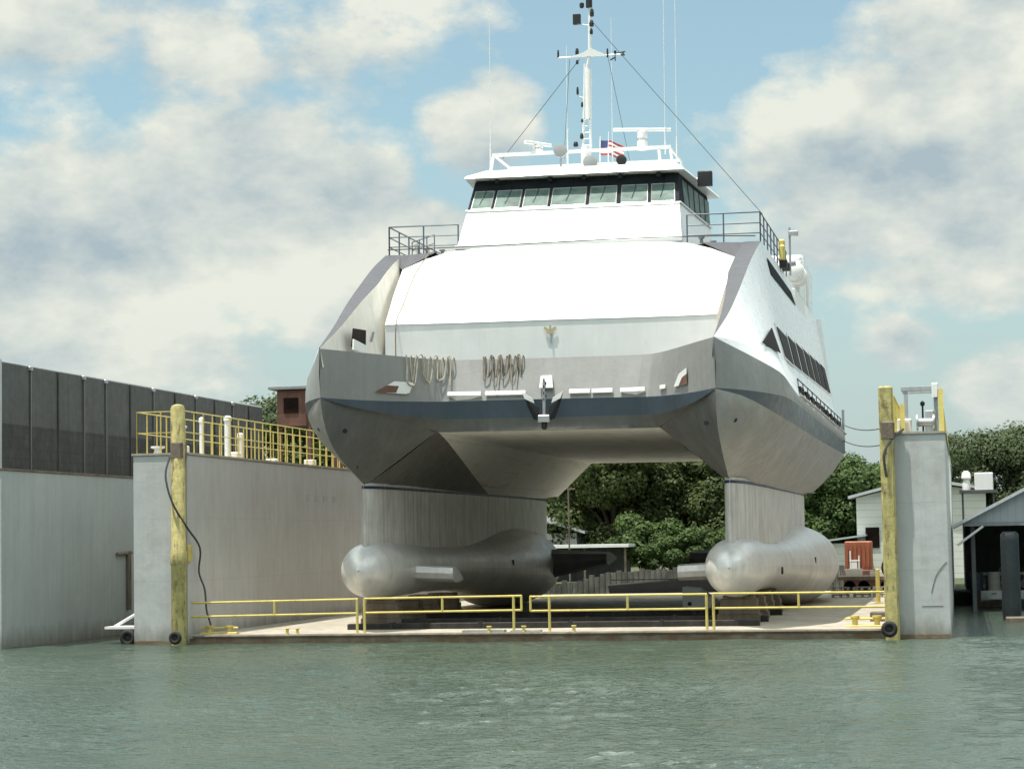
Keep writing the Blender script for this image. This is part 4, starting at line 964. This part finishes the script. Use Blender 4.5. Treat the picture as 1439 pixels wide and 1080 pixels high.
# timber bulkhead curving behind the dock
b = MB(); path = smoothpath([(-9, 47.5, 0), (-7, 48.6, 0), (-4.5, 49.6, 0), (-1, 50.2, 0), (3.5, 50.3, 0), (9, 50.3, 0)], 8)
path = resample(path, 60)
for i, (a, c) in enumerate(zip(path, path[1:])):
    h = 1.35+.28*random.random()-.9*max(0, (-4.5-a[0])/4.5)
    b.add([(a[0], a[1], -.5), (c[0]-.03, c[1], -.5), (c[0]-.03, c[1], h), (a[0], a[1], h), (a[0], a[1]+.18, -.5), (c[0]-.03, c[1]+.18, -.5), (c[0]-.03, c[1]+.18, h), (a[0], a[1]+.18, h)],
          [(0, 1, 2, 3), (5, 4, 7, 6), (3, 2, 6, 7), (0, 3, 7, 4), (1, 5, 6, 2)])
bulk = tag(b.build('timber_bulkhead', M['greywood'], None), 'grey timber bulkhead along the bank, seen between the two hulls', 'bulkhead')
b = MB()
# black shape added in the dock mouth, standing in for the shaded gap
t = thing('gap_shade', 'low black shape added for the shaded gap behind the dock deck between the hulls', 'shade shape', (-.5, 47, 0))
MB().prism([(-4.5, 46, -.3), (3.9, 46, -.3), (4.4, 46, .95), (-1.0, 46, 1.0), (-4.7, 46, .75)], (0, 1.5, 0)).build('gap_shade_body', M['black'], t, bevel=.05)
MB().box(-4.5, 4.2, 46.0, 46.1, .98, 1.04).build('gap_shade_edge', M['rubber'], t)

# small buildings seen under the ship
t = thing('low_shed', 'low open-fronted shed with thin white roof edge, seen between the hulls', 'shed', (-7.5, 57, .7))
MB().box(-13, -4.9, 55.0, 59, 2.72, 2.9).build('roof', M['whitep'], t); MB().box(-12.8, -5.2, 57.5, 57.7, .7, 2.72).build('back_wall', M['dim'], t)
for x in (-12.7, -10, -7.6, -5.2): MB().box(x, x+.12, 55.2, 55.32, .7, 2.72).build('post', M['wood'], t)
t = thing('gabled_shed', 'small white shed with a pale pitched roof beside the left strut', 'shed', (-11, 63, .7))
MB().box(-13.5, -9.2, 62, 66, .7, 3.6).build('wall', M['siding'], t)
MB().prism([(-14.2, 61.6, 4.5), (-12.5, 61.6, 4.75), (-8.6, 61.6, 3.55), (-8.6, 61.6, 3.68), (-12.5, 61.6, 4.9), (-14.2, 61.6, 4.65)], (0, 4.8, 0)).build('roof', M['roof'], t)
t = thing('utility_pole', 'thin dark pole beside the white-roofed shed between the hulls', 'pole', (-8.2, 54, .7)); 
MB().tube([(-8.2, 54, .5), (-8.2, 54, 6.5)], .05, 6).build('pole_shaft', M['wood'], t); MB().box(-8.6, -7.8, 53.97, 54.03, 6.1, 6.18).build('crossarm', M['wood'], t)

# white-sided house right of the ship
t = thing('white_house', 'white clapboard building with a shallow pitched roof, left of the square yellow post', 'building', (12, 62, .6))
MB().prism([(8.0, 60, .5), (15.5, 60, .5), (15.5, 60, 5.6), (11.7, 60, 6.2), (8.0, 60, 5.35)], (0, 9, 0)).build('wall', M['siding'], t)
MB().prism([(7.55, 59.5, 5.3), (11.7, 59.5, 6.3), (15.9, 59.5, 5.6), (15.9, 59.5, 5.75), (11.7, 59.5, 6.5), (7.55, 59.5, 5.46)], (0, 10, 0)).build('roof', M['roof'], t)
MB().box(8.5, 9.3, 59.94, 59.995, 2.4, 3.6).build('window', M['glassdark'], t)
t = thing('low_white_building', 'low white building behind the orange container, right of the right lower hull', 'building', (6.5, 58, .6))
MB().box(5.2, 8.6, 57.6, 60, .6, 2.7).build('wall', M['siding'], t); MB().prism([(5.0, 57.3, 2.65), (8.6, 57.3, 3.1), (8.6, 57.3, 3.2), (5.0, 57.3, 2.76)], (0, 3, 0)).build('roof', M['roof'], t)
# orange machine, truck, hose reel, yellow post and pallets on the bank
t = thing('shipping_container', 'small orange-red steel container with a ladder frame, right of the lower hull', 'container', (8.5, 47, .6))
cb = MB(); cb.bbox(7.95, 9.35, 46.5, 48.5, 1.35, 2.85, .05)
for k in range(6): cb.box(8.05+k*.22, 8.13+k*.22, 46.44, 46.5, 1.5, 2.7)
cb.build('container_body', M['orange'], t)
MB().tube([(8.25, 46.4, 1.35), (8.25, 46.4, 2.35)], .04).tube([(8.7, 46.4, 1.35), (8.7, 46.4, 2.1)], .04).box(8.2, 8.75, 46.36, 46.42, 1.8, 1.88).box(8.3, 8.6, 46.3, 46.42, 1.35, 1.75).build('ladder_frame', M['whitep'], t)
MB().bbox(7.9, 9.5, 46.4, 48.4, .6, 1.35, .05).build('container_skid', M['rust'], t)
t = thing('flatbed_trailer', 'dark rusty flatbed trailer on the dock deck below the orange container', 'trailer', (9.2, 41, .3))
MB().box(7.9, 11.3, 40, 43, .95, 1.12).build('bed', M['wood'], t); MB().box(8.2, 11, 40.1, 42.9, .62, .95).build('chassis', M['rust'], t)
for x in (8.5, 9.2, 10.3): MB().lathe((x, 40.1, .62), [(.3, 0), (.32, .03), (.32, .2), (.3, .22)], 16, ax='y').build('wheel', M['rubber'], t)
MB().box(8.3, 9.1, 40.3, 41.2, 1.12, 1.5).box(9.5, 10.4, 40.3, 41, 1.12, 1.36).build('load', M['tan'], t)
for i, x in enumerate((8.0, 9.0, 9.9)):
    t = thing('pallet_stack', ['leftmost grey pallet stack on the deck behind the right gate rail', 'middle grey pallet stack on the deck behind the right gate rail', 'rightmost grey pallet stack on the deck, nearest the yellow post'][i], 'pallets', (x, 33, .3), 'pallet stacks on the dock deck')
    for k in range(3): 
        MB().box(x, x+.8, 33, 33.8, .40+k*.17, .44+k*.17).build('board', M['greywood'], t)
        m3 = MB(); [m3.box(x+q, x+q+.1, 33.0, 33.8, .302+k*.17, .398+k*.17) for q in (0, .35, .7)]; m3.build('bearer', M['concrete'], t)
t = thing('hose_reel', 'black round hose reel beside the square yellow post', 'hose reel', (11.2, 27, .3))
MB().torus((11.1, 27, 1.75), .36, .2, 'y').build('hose_coil', M['rubber'], t, smooth=50)
MB().tube([(11.1, 27.25, .3), (11.1, 27.25, 1.75)], .07).box(10.8, 11.4, 27.1, 27.4, .3, .36).build('reel_stand', M['rust'], t)
MB().bbox(11.0, 11.6, 27.5, 28, .3, 1.3, .04).build('reel_cabinet', M['rubber'], t)
t = thing('yellow_post', 'short yellow guard post on the dock deck, left of the black hose reel', 'post', (10.5, 24, .3))
MB().bbox(10.4, 10.58, 24, 24.15, .3, 1.75, .02).build('post_shaft', M['yellow'], t); MB().box(10.3, 10.68, 23.9, 24.25, .3, .34).build('post_base', M['yellow'], t)

# rusty cabin beyond the left wall
t = thing('rusty_crane_cabin', 'rust-red steel crane cabin behind the yellow rails at the left wall\'s far end', 'crane cabin', (-16.5, 27, 6.0))
MB().bbox(-16.85, -15.4, 26.5, 28.5, 8.7, 10.4, .06).build('cabin', M['rust'], t)
MB().box(-16.5, -15.8, 26.46, 26.5, 9.3, 10.0).build('window', M['glassdark'], t)
MB().box(-17.2, -13.2, 26.3, 28.8, 10.4, 10.52).build('roof', M['deckgrey'], t)
lg = MB()
for x in (-16.8, -15.4, -13.5): lg.box(x, x+.14, 26.6, 26.74, 0, 10.4)
lg.tube([(-16.8, 26.6, 8.5), (-13.4, 26.6, 10.3)], .06); lg.tube([(-16.8, 26.6, 10.2), (-13.4, 26.6, 8.0)], .06)
lg.build('leg_frame', M['rust'], t)
for i, (x, y, z, mt) in enumerate(((-14.6, 30, 7.4, 'rust'), (-13.9, 33, 7.2, 'orange'), (-15.6, 34, 7.6, 'rust'))):
    q = thing('scrap_bin', ['rust-brown bin behind the left railing, nearest the crane cabin', 'orange rusty bin behind the left railing, nearest the ship', 'rust-brown bin behind the left railing, between its neighbours'][i], 'bin', (x, y, 6), 'rusty bins behind the left railing')
    MB().bbox(x-.7, x+.7, y, y+1.2, 6.4, z+.6, .05).build('bin_body', M[mt], q); MB().box(x-.78, x+.78, y-.06, y+1.26, z+.6, z+.68).build('rim', M['rust'], q)
    MB().box(x-.5, x-.35, y+.1, y+1, 0, 6.4).box(x+.35, x+.5, y+.1, y+1, 0, 6.4).build('support', M['rust'], q)

# ================================================================ BOATHOUSE (right)
t = thing('boathouse', 'open-fronted boathouse with pale metal roof and blue-grey gable at the right edge', 'boathouse', (19, 25, 0))
X0, X1, XR, ZE, ZR = 14.15, 24.2, 19.2, 3.62, 6.2
MB().prism([(X0-.45, 20.8, ZE-.22), (XR, 20.8, ZR), (X1+.45, 20.8, ZE-.22), (X1+.45, 20.8, ZE-.08), (XR, 20.8, ZR+.14), (X0-.45, 20.8, ZE-.08)], (0, 15, 0)).build('roof', M['roof'], t)
MB().prism([(X0, 21.1, ZE-.0), (X1, 21.1, ZE), (XR, 21.1, ZR-.02)], (0, .1, 0)).build('gable', M['fascia'], t)
MB().box(X0, X1, 21.0, 21.25, ZE-.14, ZE+.02).build('front_beam', M['deckgrey'], t)
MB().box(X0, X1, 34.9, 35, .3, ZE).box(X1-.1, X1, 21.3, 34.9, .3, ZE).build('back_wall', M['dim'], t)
MB().box(X0+.35, X1, 27.0, 35, -.2, .62).build('quay_floor', M['wood'], t)
for x in (X0+.25, 17.2, 20.5, 23.8):
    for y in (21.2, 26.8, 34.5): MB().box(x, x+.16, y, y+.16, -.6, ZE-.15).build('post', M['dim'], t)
MB().tube([(X0-.3, 20.95, ZE-.9), (X0+.75, 21.0, ZE-.15)], .05).build('eave_brace', M['whitep'], t)
# pile
t = thing('mooring_pile', 'thick dark green-black pile standing in the water before the boathouse', 'pile', (15.75, 13, 0))
MB().lathe((15.75, 13, 0), [(.33, -1), (.33, .1), (.35, .3), (.33, 2.9), (.33, 3.12), (.3, 3.18)], 18).build('pile_shaft', M['dimgreen'], t, smooth=40)
MB().box(15.5, 16.0, 12.75, 13.25, 3.18, 3.24).build('pile_cap', M['cable'], t)
t = thing('work_float', 'small brown timber float on the water beside the dark pile', 'float', (16.3, 11.6, 0))
MB().bbox(15.5, 18, 11, 12.2, -.1, .16, .02).build('float_deck', M['wood'], t); MB().box(15.6, 17.9, 11.1, 12.1, -.3, -.1).build('float_base', M['rubber'], t)
# things in the boathouse
t = thing('workbench', 'pale topped workbench in the boathouse', 'workbench', (16, 28, .6))
MB().box(14.9, 17.5, 28, 28.8, 1.35, 1.45).build('top', M['panel'], t)
for x in (15.0, 17.3): MB().box(x, x+.08, 28.1, 28.2, .62, 1.35).build('leg', M['wood'], t)
t = thing('outboard_skiff', 'small white skiff in the shade at the front of the boathouse', 'boat', (16, 24, .1))
sk = MB(); rows = []
for u in range(9):
    k = u/8; y = 25.0; x = 14.75+2.1*k; w = .45*(1-(2*k-1)**4*.8); rows.append([(x, y-w, .75), (x, y-w*.7, .4), (x, y, .3), (x, y+w*.7, .4), (x, y+w, .75)])
sk.grid(rows); sk.build('skiff_hull', M['whitep'], t, smooth=50); MB().box(15.2, 15.4, 24.6, 25.4, .62, .66).box(16.1, 16.3, 24.6, 25.4, .62, .66).build('thwart', M['wood'], t)
for i, (x, y, w, h, z, mt, lab) in enumerate(((15.5, 29.8, .7, 1.1, .62, 'orange', 'red-orange machine behind the workbench in the boathouse'), (16.3, 30.5, .9, .8, .62, 'rust', 'rust-brown machine in the middle of the boathouse'), (14.75, 29, .45, .7, .62, 'fascia', 'blue-grey machine beside the left post of the boathouse'))):
    q = thing('workshop_machine', lab, 'machine', (x, y, z), 'machines in the boathouse')
    MB().bbox(x, x+w, y, y+.6, z, z+h*.6, .04).build('cabinet', M[mt], q); MB().lathe((x+w/2, y+.3, z+h*.6), [(w*.35, 0), (w*.35, h*.25), (w*.15, h*.4)], 14).build('motor_drum', M['metal'], q)
    MB().lathe((x+w*.5, y-.02, z+h*.35), [(w*.25, -.04), (w*.25, .0)], 14, ax='y').build('handwheel', M['whitep'], q)
for i, x in enumerate((14.6, 15.35, 16.2, 17.2)):
    q = thing('oil_drum', ['oil drum nearest the wing wall, below the boathouse eave', 'second oil drum from the wing wall in the boathouse', 'third oil drum from the wing wall in the boathouse', 'oil drum farthest from the wing wall in the boathouse'][i], 'drum', (x, 27.5, .62), 'drums on the boathouse quay')
    MB().lathe((x, 27.5, .62), [(.27, 0), (.28, .02), (.27, .28), (.285, .3), (.27, .32), (.27, .58), (.285, .6), (.27, .62), (.27, .86), (.25, .88)], 16).build('drum_body', M[('blue', 'tan', 'rust', 'fascia')[i]], q, smooth=30)
    MB().lathe((x+.12, 27.4, 1.5), [(.03, 0), (.03, .03)], 8).build('bung', M['black'], q)
# rooftop unit beside the tower
t = thing('rooftop_unit', 'grey ventilation unit on a post platform just right of the right wing wall', 'ventilation unit', (15.2, 40, 0))
MB().bbox(14.75, 15.65, 40, 41, 5.3, 6.15, .04).build('unit_case', M['panel'], t); MB().lathe((14.35, 40.5, 5.3), [(.2, 0), (.2, .3), (.15, .5), (.24, .6), (.2, .85), (.1, .95)], 14).build('vent_cowl', M['panel'], t, smooth=40)
MB().box(14.0, 15.8, 39.9, 41.1, 5.15, 5.3).box(14.1, 14.2, 40, 40.1, .5, 5.15).box(15.6, 15.7, 40, 40.1, .5, 5.15).build('platform', M['dim'], t)
